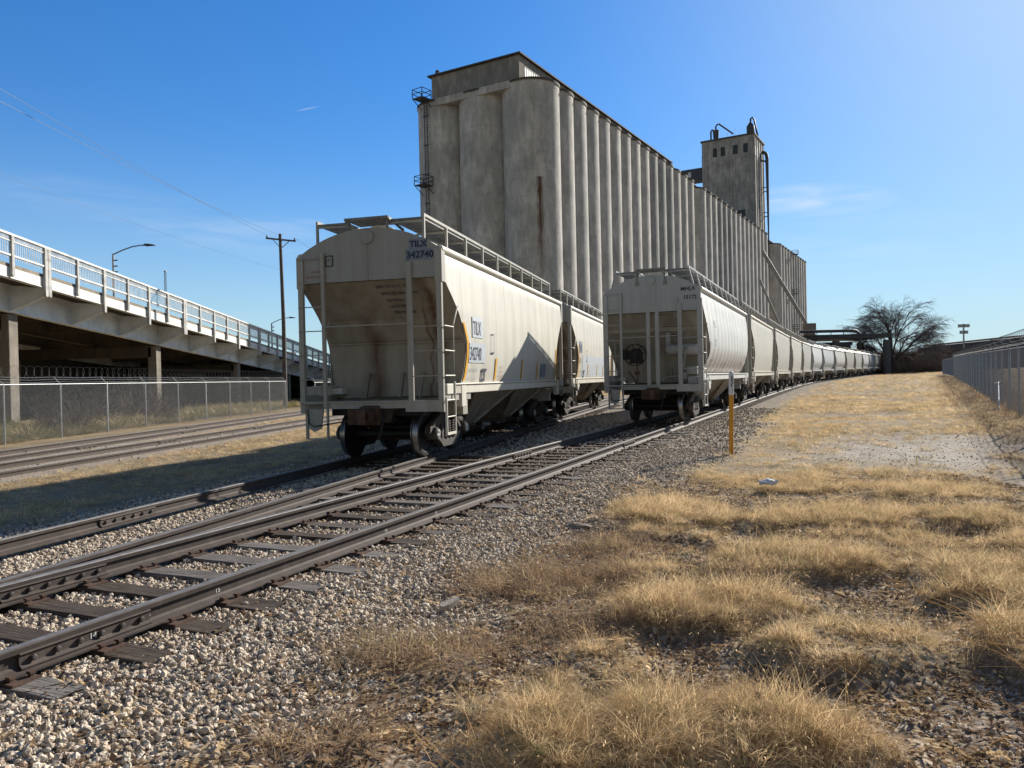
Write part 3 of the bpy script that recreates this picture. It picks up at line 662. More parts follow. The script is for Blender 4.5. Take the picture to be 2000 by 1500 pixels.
def make_car(kind, m, label, detail=True, group='covered hopper cars coupled in the two trains'):
    """m: dict of materials body, end, slope, roof, steel, hop.  local frame: x right, y along the car, z above the rail"""
    root = empty('hopper_car', (0, 0, 0), 0, label, 'hopper car', group); H = CL/2
    FP = fine_prof(kind)
    seams = [i*.82 for i in range(1, 14)]
    for sx in (1, -1):
        rows = []
        for (z, x, y0) in FP:
            ys = [y0-H]+[min(max(k*.82-H-.0+d, y0-H), H-y0) for k in range(1, 14) for d in (-.07, 0, .07)]+[H-y0]
            row = []
            for j, y in enumerate(ys):
                g = -.006 if (j > 0 and j < len(ys)-1 and (j-1) % 3 == 1) else (.0 if kind == 'A' else .003)
                row.append((sx*(x+g), y, z))
            rows.append(row)
        MB().grid(rows).build('side_panel', m['body'], root, 40)
        c = MB(); c.tube([(sx*1.43, -H+.02, 4.03), (sx*1.43, H-.02, 4.03)], .075, 10); c.build('top_chord', m['roof'], root, 40)
        zs0, zs1 = 1.22, 1.425
        s_ = MB(); s_.box(min(sx*1.36, sx*1.50), max(sx*1.36, sx*1.50), -H+.55, H-.55, zs0+.03, zs1)
        s_.box(min(sx*1.33, sx*1.53), max(sx*1.33, sx*1.53), -H+.50, H-.50, zs1, zs1+.03)
        s_.box(min(sx*1.10, sx*1.40), max(sx*1.10, sx*1.40), -H+1.0, H-1.0, zs0+.05, zs1-.02)
        s_.build('side_sill', m['roof'], root, bevel=.012 if detail else None)
    ar = arc_roof()
    MB().grid([[(x, y, z) for x, z in ar] for y in (-H+.04, -H+2.9, 0, H-2.9, H-.04)]).build('roof', m['roof'], root, 40)
    # hatches
    for k in range(6):
        y0 = -H+.55+k*1.78; h = MB(); n = 8
        pr = [(.36*math.sin(-1.2+2.4*i/n)/math.sin(1.2), 4.52+.16*(math.cos(-1.2+2.4*i/n)-math.cos(1.2))/(1-math.cos(1.2))) for i in range(n+1)]
        h.prism([(-.36, 4.45)]+pr+[(.36, 4.45)], y0, y0+1.70, 'y'); ht = h.build('roof_hatch', m['roof'], root)
        if detail:
            q = MB(); [q.box(s*.40-.02, s*.40+.02, y0+d, y0+d+.05, 4.46, 4.56) for s in (-1, 1) for d in (.2, .8, 1.4)]; q.build('latch', m['steel'], ht)
    # outboard walkways of grating with edge rails
    for sx in (1, -1):
        w = MB(); xa, xb = sx*.46, sx*1.08; z = 4.66
        st = .06 if detail else .3
        y = -H+.1
        while y < H-.1: w.bar((xa, y, z), (xb, y, z), .012, .035); y += st
        for q in range(5 if detail else 3): x = xa+(xb-xa)*q/(4 if detail else 2); w.bar((x, -H+.1, z-.005), (x, H-.1, z-.005), .012, .03)
        w.build('walkway', M['grate'], root)
        e = MB()
        zt = 4.72; xo = sx*1.10
        e.bar((xo, -H+.1, zt), (xo, H-.1, zt), .035, .05)
        for k in range(10):
            y = -H+.12+k*(CL-.24)/9; x2 = xo if kind == 'A' else sx*1.24
            zr = 4.06+.46*(1-(x2/1.43)**2)-.02; e.bar((x2, y, zr), (xo, y, zt), .04, .05)
            e.bar((sx*.44, y, 4.60), (xo, y, 4.62), .035, .035)
        e.build('walkway_support', m['steel'], root)
    # raised end grating in the middle
    for s in (1, -1):
        g = MB(); Y = lambda y: s*(-H+y)
        for k in range(9): g.bar((-.42+k*.105, Y(-.02), 4.70), (-.42+k*.105, Y(.62), 4.70), .012, .03)
        for k in range(12): g.bar((-.44, Y(-.02+k*.058), 4.695), (.44, Y(-.02+k*.058), 4.695), .010, .03)
        g.bar((-.45, Y(-.03), 4.70), (.45, Y(-.03), 4.70), .02, .05); g.bar((.44, Y(0), 4.69), (.47, Y(.66), 4.56), .03, .05); g.bar((-.44, Y(0), 4.69), (-.47, Y(.66), 4.56), .03, .05)
        for x in (-.4, .4): g.bar((x, Y(.02), 4.69), (x, Y(.04), 4.44), .035, .035)
        if kind == 'B':
            for x in (-.42, .42): g.box(x-.05, x+.05, min(Y(-.04), Y(.04)), max(Y(-.04), Y(.04)), 4.20, 4.32); g.bar((x, Y(-.01), 4.3), (x, Y(-.01), 4.62), .04, .03)
        g.build('roof_end_grating', M['grate'], root)
    # hoppers
    for yc in (-1.72, 1.72):
        t_, b = 1.66, .42; xs, xb = 1.32, .55
        tp = [(-xs, yc-t_, 1.30), (xs, yc-t_, 1.30), (xs, yc+t_, 1.30), (-xs, yc+t_, 1.30)]; bt = [(-xb, yc-b, .42), (xb, yc-b, .42), (xb, yc+b, .42), (-xb, yc+b, .42)]
        h = MB().add(tp+bt, [(0, 1, 5, 4), (1, 2, 6, 5), (2, 3, 7, 6), (3, 0, 4, 7), (4, 5, 6, 7)])
        hp = h.build('hopper', m['hop'], root)
        o_ = MB(); o_.box(-.62, .62, yc-.47, yc+.47, .30, .42); o_.tube([(-.95, yc, .36), (.95, yc, .36)], .035, 8); o_.box(.93, .97, yc-.10, yc+.10, .30, .42); o_.build('outlet_gate', M['frame'], hp)
        rb = MB(); rb.bar((xs*.99, yc-t_*.99, 1.27), (xb*1.04, yc-b, .44), .05, .07); rb.bar((xs*.99, yc+t_*.99, 1.27), (xb*1.04, yc+b, .44), .05, .07); rb.bar((-xs, yc-t_*.99, 1.27), (-xb, yc-b, .44), .05, .07); rb.bar((-xs, yc+t_*.99, 1.27), (-xb, yc+b, .44), .05, .07)
        rb.bar((xs*.6+.2, yc-.05, 1.0), (xs*.6+.2, yc+.05, .55), .03, .05); rb = MB(); rb.bar((xs*.99, yc-t_*.99, 1.27), (xb*1.04, yc-b, .44), .05, .07); rb.build('hopper_rib', m['hop'], hp); rb = MB(); rb.bar((xs*.99, yc+t_*.99, 1.27), (xb*1.04, yc+b, .44), .05, .07); rb.build('hopper_rib', m['hop'], hp)
    # centre sill
    MB().box(-.17, .17, -H-.02, H+.02, .74, 1.06).build('centre_sill', M['frame'], root)
    for s in (1, -1):
        Y = lambda y: s*(-H+y); X = lambda x: s*x
        near = s == 1 and detail
        zb = 3.50 if kind == 'A' else 3.38
        e = MB(); poly = [(x, z) for x, z in ar]+[(1.46, 3.9), (1.46, zb), (-1.46, zb), (-1.46, 3.9)]
        e.prism(poly, Y(.0), Y(.05), 'y'); ep = e.build('end_panel', m['end'], root)
        if near:
            d = MB(); d.lathe([(-.0, .135), (-.03, .135), (-.04, .12), (-.04, .01)], (0, Y(0), 4.34), 'y', 24)
            if kind == 'A': d.bar((0, Y(-.004), 4.2), (0, Y(-.004), zb), .012, .012)
            d.build('end_plate', m['end'], ep, 30)
            if kind == 'B': MB().box(-.14, .14, Y(-.012), Y(0), 3.62, 4.22).build('centre_plate', m['end'], ep)
        # slope sheet following the side edge
        rows = [[(-x, Y(y0+.01), z), (-x*.33, Y(y0+.01), z), (x*.33, Y(y0+.01), z), (x, Y(y0+.01), z)] for (z, x, y0) in FP if z <= zb+.02]
        if kind == 'A': rows = [[(-x, Y(y+.01), z), (-.5, Y(y+.01), z), (.5, Y(y+.01), z), (x, Y(y+.01), z)] for z, x, y in ((zb, 1.475, .08), (3.15, 1.49, .50), (2.8, 1.50, .90), (2.33, 1.50, 1.22), (1.95, 1.47, 1.24), (1.2, 1.38, 1.20))]
        else: rows = [[(-x, Y(y+.01), z), (-.5, Y(y+.01), z), (.5, Y(y+.01), z), (x, Y(y+.01), z)] for z, x, y in ((zb, 1.49, .22), (2.95, 1.54, .46), (2.5, 1.555, .78), (2.2, 1.53, 1.02), (1.9, 1.44, 1.10), (1.2, 1.15, 1.16))]
        MB().grid(rows).build('slope_sheet', m['slope'], root)
        f = MB()
        if kind == 'A': f.bar((X(-1.46), Y(1.19), 2.33), (X(1.46), Y(1.19), 2.33), .05, .03)
        else: f.bar((X(-1.5), Y(.50), 2.86), (X(1.5), Y(.50), 2.86), .05, .13); f.bar((X(-1.5), Y(1.0), 2.18), (X(1.5), Y(1.0), 2.18), .05, .03)
        for x in (-.55, .2, .62) if kind == 'A' else (.35,): f.bar((X(x), Y(1.17), 1.7), (X(x), Y(.95), 1.16), .02, .09)
        f.build('stiffener', m['slope'], root)
        # corner posts, end sill, deck
        for x in (-1.42, 1.42):
            p = MB(); w_ = .10 if kind == 'A' else .15
            p.box(X(x)-w_/2, X(x)+w_/2, min(Y(-.03), Y(.05)), max(Y(-.03), Y(.05)), .92, 4.0 if (kind == 'A' or x < 0) else 3.72)
            if kind == 'A': p.box(X(x)-.07, X(x)+.07, min(Y(-.035), Y(.16)), max(Y(-.035), Y(.16)), 3.40, 4.02)
            p.build('corner_post', m['steel'], root)
        q = MB(); q.box(-1.44, 1.44, min(Y(0), Y(.10)), max(Y(0), Y(.10)), 1.00, 1.13); q.box(-1.47, 1.47, min(Y(-.04), Y(.03)), max(Y(-.04), Y(.03)), 1.125, 1.15)
        q.box(X(1.44) if s < 0 else .72, 1.44 if s > 0 else X(.72), min(Y(-.045), Y(0)), max(Y(-.045), Y(0)), .93, 1.13)
        q.build('end_sill', m['steel'], root)
        q = MB(); q.box(-1.40, 1.40, min(Y(.10), Y(1.18)), max(Y(.10), Y(1.18)), 1.10, 1.135)
        for x in (-1.42, 1.42): q.box(X(x)-.05, X(x)+.05, min(Y(.05), Y(1.6)), max(Y(.05), Y(1.6)), 1.12, 1.28)
        q.box(-1.35, 1.35, min(Y(1.45), Y(1.75)), max(Y(1.45), Y(1.75)), .80, 1.18)
        q.build('end_deck', m['steel'], root)
        for x in (-1.45, 1.45):
            j = MB(); j.box(X(x)-.05, X(x)+.05, min(Y(.10), Y(.95)), max(Y(.10), Y(.95)), 1.25, 1.45); j.box(X(x)-.06, X(x)+.06, min(Y(.92), Y(1.2)), max(Y(.92), Y(1.2)), .98, 1.45); j.build('jacking_pad', m['roof'], root, bevel=.01 if detail else None)
        # ladders: full ladder on the left of the end, short on the right, side ladder round the corner
        def rungs(mb_, a, b, zs, th=.012, dy=0.): [mb_.tube([(X(a), Y(-.05), z), (X(b), Y(-.05), z)], th, 6) for z in zs]
        l = MB(); l.bar((X(-.93), Y(-.03), 4.08 if kind == 'A' else 4.0), (X(-.93), Y(-.03), 1.02), .07, .05, (0, 1, 0)); rungs(l, -1.46, -.92, [3.98-.478*k for k in range(7)]); l.build('end_ladder', m['steel'], root)
        l = MB(); l.bar((X(.84), Y(-.03), 3.80 if kind == 'A' else 3.62), (X(.84), Y(-.03), 1.02), .10 if kind == 'A' else .12, .05, (0, 1, 0)); l.box(min(X(.74), X(.79)), max(X(.74), X(.79)), min(Y(-.03), Y(0)), max(Y(-.03), Y(0)), 3.6, 3.78); rungs(l, .84, 1.46, (2.56, 2.09, 1.61)); l.build('end_ladder', m['steel'], root)
        if kind == 'B':
            l.v = []; l.f = []
            for x in (-.11, .16): l.bar((x, Y(.02), 3.40), (x, Y(.02), 1.10), .11, .06, (0, 1, 0))
            l.build('centre_post', m['end'], root)
        gb = MB(); gb.tube([(X(-.92), Y(-.06), 2.60), (X(-.9), Y(-.10), 2.62), (X(.8), Y(-.10), 2.62), (X(.84), Y(-.06), 2.60)], .014, 6); gb.build('grab_rail', m['steel'], root)
        l = MB(); l.tube([(X(-1.30), Y(1.0), 2.9), (X(-1.36), Y(.80), 2.6), (X(-1.36), Y(.80), 1.2)], .02, 6); l.build('grab_rail', m['steel'], root)
        for (x, y_) in ((1.47, .50),):
            l = MB(); xo = X(x)+math.copysign(.04, X(x))
            xt_, yt_ = prof_at(kind, 2.95)
            l.tube([(math.copysign(xt_, X(x)), Y(yt_+.05), 3.0), (xo, Y(y_+.10), 2.78), (xo, Y(y_), 2.62), (xo, Y(y_), 1.5)] if x > 0 or kind == 'A' else [(xo, Y(y_), 2.6), (xo, Y(y_), 1.5)], .018, 6)
            l.tube([(xo, Y(y_), 1.5), (xo, Y(y_), .48)], .02, 6); l.tube([(xo, Y(.0), 1.2), (xo, Y(.0), .48)], .024, 6)
            for z in (2.56, 2.09, 1.61, 1.14, .82, .50): l.tube([(xo, Y(-.02), z), (xo, Y(y_+.02), z)], .012, 6)
            l.bar((xo, Y(.0), .50), (xo, Y(y_), .50), .03, .05); l.build('side_ladder', m['roof'], root)
        # draft gear and coupler
        c = MB(); c.box(-.12, .12, min(Y(-.38), Y(.1)), max(Y(-.38), Y(.1)), .76, .96); c.box(-.20, .20, min(Y(-.12), Y(-.02)), max(Y(-.12), Y(-.02)), .68, 1.04)
        cp = c.build('coupler', M['rust'], root, bevel=.02 if near else None)
        k = MB(); k.prism([(X(-.15), Y(-.36)), (X(.02), Y(-.36)), (X(.10), Y(-.50)), (X(.17), Y(-.62)), (X(.06), Y(-.66)), (X(-.03), Y(-.56)), (X(-.10), Y(-.50)), (X(-.20), Y(-.58)), (X(-.24), Y(-.46))], .72, 1.00, 'z'); k.build('knuckle', M['rust'], cp)
        if near:
            lv = MB(); lv.tube([(X(-1.30), Y(-.06), 1.0), (X(-1.26), Y(-.08), .72), (X(-1.15), Y(-.12), .66), (X(-.75), Y(-.14), .72), (X(-.22), Y(-.20), .80)], .014, 6); lv.build('uncoupling_lever', M['frame'], root)
            hs = MB(); hs.tube([(X(.28), Y(-.06), .92), (X(.34), Y(-.20), .86), (X(.34), Y(-.28), .66), (X(.28), Y(-.30), .42)], .026, 8); hs.build('air_hose', M['black'], root)
            bx = MB(); bx.prism([(X(-1.32), 1.12), (X(-.98), 1.12), (X(-1.05), .62), (X(-1.20), .55), (X(-1.32), .62)], Y(0), Y(.03), 'y'); bx.bar((X(-1.36), Y(.02), 1.0), (X(-1.36), Y(.02), .40), .05, .04); bx.bar((X(-.92), Y(.02), 1.0), (X(-.92), Y(.02), .40), .04, .04); bx.bar((X(-1.36), Y(.02), .41), (X(-.92), Y(.02), .41), .03, .03); bx.build('corner_step', m['steel'], root)
            sn = MB(); sn.prism([(-.42, 1.0), (.42, 1.0), (.30, .72), (-.30, .72)], Y(.12), Y(.30), 'y'); sn.build('draft_gear_housing', M['frame'], root)
        uf = MB(); uf.box(-.80, .80, min(Y(.55), Y(2.7)), max(Y(.55), Y(2.7)), .80, 1.08); uf.box(-.95, -.25, min(Y(.25), Y(.45)), max(Y(.25), Y(.45)), .86, 1.08); uf.box(.30, .95, min(Y(.25), Y(.5)), max(Y(.25), Y(.5)), .84, 1.08); uf.tube([(-.5, Y(.3), .70), (.1, Y(.9), .62), (.45, Y(2.4), .62)], .025, 6); uf.tube([(.4, Y(.2), .78), (.42, Y(1.2), .68), (.42, Y(2.7), .72)], .03, 6); uf.build('underframe', M['black'], root)
        make_truck(root, Y(1.62), detail and (s == 1 or kind == 'A'))
    if detail and kind == 'B':
        Y = lambda y: -H+y
        # hand brake wheel with gear box, chain and pipes
        hb = empty('hand_brake'); hb.parent = root; hb.location = (-.50, Y(-.08), 2.08)
        w = MB(); n = 36; pts = [(.33*math.cos(2*math.pi*k/n), 0, .33*math.sin(2*math.pi*k/n)) for k in range(n+1)]; w.tube(pts, .02, 6, False)
        for k in range(8): t = 2*math.pi*k/8+.2; w.bar((.06*math.cos(t), 0, .06*math.sin(t)), (.33*math.cos(t), 0, .33*math.sin(t)), .028, .014, (0, 1, 0))
        w.lathe([(-.03, .08), (.03, .08)], (0, 0, 0), 'y', 14); w.build('brake_wheel', M['black'], hb)
        g = MB(); g.prism([(-.19, -.26), (.19, -.26), (.20, .05), (.12, .20), (-.12, .20), (-.20, .05)], .05, .20, 'y'); g.lathe([(.0, .10), (.06, .10)], (0, .0, -.02), 'y', 16); g.build('brake_gear_box', M['black'], hb, bevel=.02)
        g = MB(); g.tube([(.02, .1, -.26), (.04, .1, -.55), (.03, .1, -.95)], .02, 6); g.bar((-.25, .15, -.5), (.0, .12, -.85), .03); g.box(-.04, .10, .05, .12, -.62, -.50); g.build('brake_chain', M['rust'], hb)
        g = MB(); g.lathe([(-.06, .05), (-.05, .17), (.05, .17), (.06, .05)], (-.34, .2, .02), 'y', 16); g.build('bell_crank', M['black'], hb)
        tk = MB(); tk.lathe([(.28, .03), (.32, .14), (.38, .17), (1.30, .17), (1.36, .14), (1.40, .03)], (0, Y(.55), 2.22), 'x', 20); tk.lathe([(-.12, .05), (.12, .05)], (.82, Y(.36), 2.25), 'y', 10); rt_ = tk.build('air_reservoir', m['end'], root, 40)
        MB().bar((.36, Y(.62), 2.9), (.36, Y(.62), 2.35), .14, .05, (0, 1, 0)).build('reservoir_bracket', m['end'], rt_)
        pp = MB(); pp.tube([(.98, Y(.35), 2.28), (.92, Y(.33), 2.05), (.86, Y(.33), 1.72), (.88, Y(.33), 1.62), (1.05, Y(.35), 1.58), (1.15, Y(.4), 1.58)], .018, 6); pp.tube([(.12, Y(.4), 1.2), (.2, Y(.38), 1.34), (.5, Y(.38), 1.40), (.9, Y(.38), 1.40)], .015, 6); pp.build('brake_pipe', m['end'], root)
        v = MB(); v.box(.98, 1.28, Y(.25), Y(.5), 1.45, 1.68); v.box(.80, .98, Y(.28), Y(.48), 1.30, 1.5); v.box(1.0, 1.3, Y(.22), Y(.5), 1.15, 1.38); v.lathe([(-.08, .07), (.08, .07)], (1.13, Y(.25), 1.58), 'y', 12); v.build('brake_valve', m['end'], root, bevel=.015)
        sb = MB()
        for (a, b) in ((1.40, 1.62),): sb.box(1.46, 1.60, Y(.30), Y(.62), 1.02, 1.22); sb.bar((1.54, Y(.0), 1.3), (1.54, Y(.75), 1.3), .02); sb.bar((1.55, Y(.2), .98), (1.55, Y(.78), .98), .03, .02); sb.bar((1.55, Y(.78), 1.3), (1.55, Y(.78), .98), .03, .02)
        sb.build('sill_step', m['roof'], root)
    return root
def put_car(root, P, y):
    "near end plane at world y"
    s = s_of_y(P, y); a = at(P, s+1.6); b = at(P, s+CL-1.6); h = math.atan2(b[0]-a[0], b[1]-a[1]); c = at(P, s+CL/2)
    mx_, my_ = (a[0]+b[0])/2, (a[1]+b[1])/2
    root.location = (mx_, my_, gz(mx_)+.17); root.scale = (1, 1, .972); root.rotation_euler = (0, 0, -h); return s
def side_fn(kind, off=.014):
    return lambda u, v: (prof_at(kind, v)[0]+off, u-CL/2, v)
def end_fn(off=-.006): return lambda u, v: (u, -CL/2+off, v)
def patch(mat, parent, fn, u0, u1, v0, v1, nm='paint_patch', n=6, skew=0.):
    rows = [[fn(u0+(u1-u0)*j/2, v0+(v1-v0)*i/n) for j in range(3)] for i in range(n+1)]
    return MB().grid(rows).build(nm, mat, parent, fix=False)
mA = dict(body=M['cream'], end=M['endgrey'], slope=M['slope'], roof=M['cream'], steel=M['steelp'], hop=M['hop'])
mA['roof'] = paint('cream_paint_trim', (0.66, 0.62, 0.53), .2, seam=False)
mA2 = dict(mA, body=M['cream2'], slope=M['slope2'])
mB = dict(body=M['white'], end=M['endwhite'], slope=M['slope2'], roof=paint('white_paint_trim', (0.66, 0.65, 0.62), .2, seam=False), steel=M['endwhite'], hop=M['hop'])
mB2 = dict(mB, body=M['white2'])
def letters_A(car, end1, end2, s1, s2, patchmat, ink):
    ef, sf = end_fn(-.010), side_fn('A', .020)
    if end1:
        patch(M['patch'], car, end_fn(-.005), .84, 1.20, 4.05, 4.24, 'paint_patch'); patch(M['patch'], car, end_fn(-.005), .78, 1.29, 3.83, 4.045, 'paint_patch')
        letter([(end1, .86, 4.085, .165), (end2, .79, 3.875, .18)], ef, ink, car, bold=.006)
        letter([('CAUTION', -1.20, 3.70, .075), ('NO SIDE LADDER', -1.30, 3.60, .075)], ef, M['red'], car, squeeze=.75)
        sl = lambda u, v: (u, -CL/2+ (.08+.42*(3.5-v)/.35 if v > 3.15 else .50+.40*(3.15-v)/.35)-.012, v)
        letter([('SPRING 7 OUT NO. 5 IC. D5', .05, 3.36, .07), ('SPRING 2 OUT, INNER 5 IC. INNER', .09, 3.24, .07), ('36 IN CW WHLS', .14, 3.12, .07), ('KAR NO 10 BRK BM', .17, 3.01, .07), ('MINER DRAFT GEAR', .20, 2.90, .07)], sl, M['navy'], car, squeeze=.72)
        fr_ = MB(); x, z = -.80, 3.92
        for a, b in (((x-.07, z-.10), (x+.07, z-.10)), ((x+.07, z-.10), (x+.07, z+.10)), ((x+.07, z+.10), (x-.07, z+.10)), ((x-.07, z+.10), (x-.07, z-.10))): fr_.bar((a[0], -CL/2-.008, a[1]), (b[0], -CL/2-.008, b[1]), .015)
        fr_.build('stencil_box', M['navy'], car); letter([('UP', x-.05, z, .06)], ef, M['navy'], car)
    if s1:
        patch(patchmat, car, side_fn('A', .012), 1.66, 2.42, 2.42, 2.86); patch(patchmat, car, side_fn('A', .012), 1.46, 2.62, 1.88, 2.30)
        letter([(s1, 1.70, 2.48, .42)], sf, ink, car, squeeze=.62); letter([(s2, 1.50, 1.94, .40)], sf, ink, car, squeeze=.66)
    letter([('LD LMT 220300', 1.42, 1.70, .10), ('LT WT  65700', 1.42, 1.50, .10)], sf, M['faded'], car)
    letter([('BLT 2-06', 3.8, 1.78, .07), ('CU FT 3282', 3.75, 1.68, .07), ('CAPY 220000', 3.72, 1.58, .07), ('DO NOT HUMP', 3.7, 1.50, .07)], sf, M['red'] if s1 == 'TILX' else M['faded'], car, squeeze=.9)
    letter([('LUBE 07 09', 9.2, 1.86, .09), ('SERVICE', 9.2, 1.72, .09), ('1 06 15', 9.2, 1.58, .09)], sf, M['faded'], car); patch(M['patch'], car, side_fn('A', .012), 8.2, 8.9, 1.55, 1.95)
    # small boxed stencil and square emblem
    b = MB(); 
    for (u0, v0, u1, v1) in ((3.0, 2.10, 3.26, 2.14), (3.0, 2.54, 3.26, 2.56), (3.0, 2.10, 3.02, 2.56), (3.24, 2.10, 3.26, 2.56)): b.grid([[sf(u, v) for u in (u0, u1)] for v in (v0, v1)])
    b.build('stencil_box', M['navy'], car, fix=False)
    b = MB()
    for (u0, v0, u1, v1) in ((2.36, 1.70, 2.74, 1.76), (2.36, 1.50, 2.42, 1.74), (2.36, 1.48, 2.66, 1.54), (2.60, 1.50, 2.66, 1.72), (2.46, 1.60, 2.52, 1.72)): b.grid([[sf(u, v) for u in (u0, u1)] for v in (v0, v1)])
    b.build('emblem', M['navy'], car, fix=False)
    # reflector strips: along both curved edges and two on the side
    def strip(uf, z0, z1, w):
        rows = [[sf(uf(z0+(z1-z0)*i/12)-0, z0+(z1-z0)*i/12), sf(uf(z0+(z1-z0)*i/12)+w, z0+(z1-z0)*i/12)] for i in range(13)]
        MB().grid(rows).build('reflector_strip', M['yel'], car, fix=False)
    ed = lambda z: prof_at('A', z)[1]+.05
    strip(ed, 1.50, 2.70, .11)
    strip(lambda z: CL-prof_at('A', z)[1]-.16, 1.50, 2.45, .10)
    for u in (3.42, 5.9, 7.7): strip(lambda z, u=u: u, 1.50, 2.02, .10)
car1 = make_car('A', mA, 'nearest cream hopper car, with rust-streaked end, heading the left-hand train')
letters_A(car1, 'TILX', '342740', 'TILX', '342740', M['patch2'], M['navy'])
put_car(car1, TP, 14.57)
car2 = make_car('A', mA, 'second cream hopper car of the left-hand train with a pale repainted lower side')
letters_A(car2, None, None, None, None, M['patch2'], M['navy'])
patch(M['patch'], car2, side_fn('A', .012), 1.44, 2.1, 2.42, 2.86); letter([('PNRX', 1.46, 2.48, .38)], side_fn('A', .02), M['navy'], car2, squeeze=.58); letter([('7414', 1.42, 2.0, .36)], side_fn('A', .02), M['navy'], car2, squeeze=.6)
patch(M['patch2'], car2, side_fn('A', .010), 2.2, 8.6, 1.50, 2.36)
s1_ = s_of_y(TP, 14.57); put_car(car2, TP, at(TP, s1_+13.25)[1])
carM = make_car('B', mB, 'nearest white hopper car heading the right-hand train, with a black brake wheel on its end')
ef = end_fn(-.008)
letter([('MHLX', .88, 3.98, .160), ('15172', .95, 3.72, .160)], ef, M['navy'], carM, bold=.004, squeeze=1.0)
sl = lambda u, v: (u, -CL/2+.22+(.24*(3.38-v)/.43 if v > 2.95 else .24+.32*(2.95-v)/.45)-.012, v)
letter([('SPRING  7 D-5 OUT', .18, 3.28, .055), ('7 D-5 INN', .42, 3.21, .055), ('36 CW WHEELS', .42, 3.14, .055), ('10 SB BEAMS', .44, 3.07, .055), ('AAR S-10 SERVICE', .26, 3.00, .055), ('SLACK ADJ USE CODE 2000', .26, 2.93, .055), ('MANUAL RELEASE VALVE', .30, 2.68, .055), ('BOTH SIDES OF CAR', .36, 2.61, .055)], sl, M['navy'], carM, squeeze=.9)
letter([('MHLX', 1.8, 2.95, .34), ('15172', 1.8, 2.35, .32)], side_fn('B', .02), M['faded'], carM, squeeze=.55)
letter([('LD LMT 207900', 1.4, 1.85, .12), ('LT WT 55100', 1.3, 1.66, .12), ('CAPY 200000', 4.6, 1.78, .10), ('CU FT 3000', 4.6, 1.64, .10), ('BLT 6 98', 9.0, 1.80, .16)], side_fn('B', .02), M['faded'], carM)
put_car(carM, MP, 23.0)
# the rest of the right-hand train: two plain cars are built, the others copied from them
mid_A = make_car('A', mA2, 'x', False, 'hopper cars of the right-hand train'); mid_A2 = None
for u, nm in ((0, 0),):
    letter([('HOPX', 1.6, 2.5, .34), ('62018', 1.5, 2.0, .34)], side_fn('A', .02), M['faded'], mid_A, squeeze=.6) if False else None
b = MB(); [b.grid([[side_fn('A', .02)(u, v) for u in (u0, u1)] for v in (v0, v1)]) for (u0, v0, u1, v1) in ((10.1, 1.62, 10.35, 1.72), (10.25, 1.52, 10.35, 1.66))]; b.build('emblem', M['navy'], mid_A, fix=False)
mid_B = make_car('B', mB2, 'x', False, 'hopper cars of the right-hand train')
carM['group'] = 'hopper cars of the right-hand train'; car1['group'] = car2['group'] = 'hopper cars of the left-hand train'
seq = 'AAAABBBAABBBA'; sM = s_of_y(MP, 23.0)
ordn = ['second', 'third', 'fourth', 'fifth', 'sixth', 'seventh', 'eighth', 'ninth', 'tenth', 'eleventh', 'twelfth', 'thirteenth', 'fourteenth']
tint = {}
import copy as _c
TIN = [(0.57, 0.55, 0.47), (0.50, 0.48, 0.42), (0.55, 0.52, 0.45), (0.47, 0.46, 0.42), (0.62, 0.63, 0.62), (0.55, 0.58, 0.58), (0.62, 0.61, 0.57), (0.48, 0.46, 0.42), (0.47, 0.46, 0.44), (0.58, 0.58, 0.58), (0.30, 0.33, 0.36), (0.22, 0.24, 0.26), (0.60, 0.52, 0.40)]  # the two darkest sides carry the loading shed's shade as colour
used = {'A': False, 'B': False}
for i, k in enumerate(seq):
    src = mid_A if k == 'A' else mid_B
    c = src if not used[k] else None
    if c is None: c = copy_tree(src)
    used[k] = True
    where = ' under the loading shed with its shade painted in' if i in (10, 11) else (' beyond the loading shed' if i == 12 else '')
    c['label'] = '%s hopper car of the right-hand train%s, %s side' % (ordn[i], where, 'buff' if k == 'A' else 'pale grey')
    put_car(c, MP, at(MP, sM+13.2*(i+1))[1])
    tm = paint('car_side_%d' % i, TIN[i], .22, low=(1.35, 2.3, tuple(q*.55 for q in TIN[i]), .6 if k == 'B' else .25), seam=True)
    for ch in kids(c):
        if ch.name.startswith('side_panel'):
            ch.material_slots[0].link = 'OBJECT'; ch.material_slots[0].material = tm
# ------------------------------------------------------------------ grain elevator
AH = R(30.1); e1 = Vector((math.sin(AH), math.cos(AH), 0)); e2 = Vector((-math.cos(AH), math.sin(AH), 0)); C0 = Vector((3.64, 112., 0))
RC, SS, WW, HT = 4.15, 4.68, 7.55, 42.9
def eframe(name, a, label, cat='grain elevator'):
    e = empty(name, C0+e1*a, 0, label, cat); e.rotation_euler = (0, 0, math.pi/2-AH)   # local x runs along the row, local y to the left
    return e
def cyl(mat, parent, x, y, r=RC, h=HT, nm='silo_cylinder'):
    mb = MB(); n = 56; mb.grid([[(x+r*math.cos(2*math.pi*k/n), y+r*math.sin(2*math.pi*k/n), z) for k in range(n+1)] for z in (-2, h*.33, h*.66, h)])
    return mb.build(nm, mat, parent, 50)
concR = concrete('silo_concrete_rusted', (0.64, 0.61, 0.56), (0.38, 0.365, 0.34), .6, rustspot=(-3.05, -2.8, 30.0, 14., .62))
ctint = [M['conc'], concrete('silo_concrete_dark', (0.46, 0.445, 0.42), (0.26, 0.255, 0.245), .6), concrete('silo_concrete_warm', (0.60, 0.575, 0.53), (0.37, 0.355, 0.33), .5)]
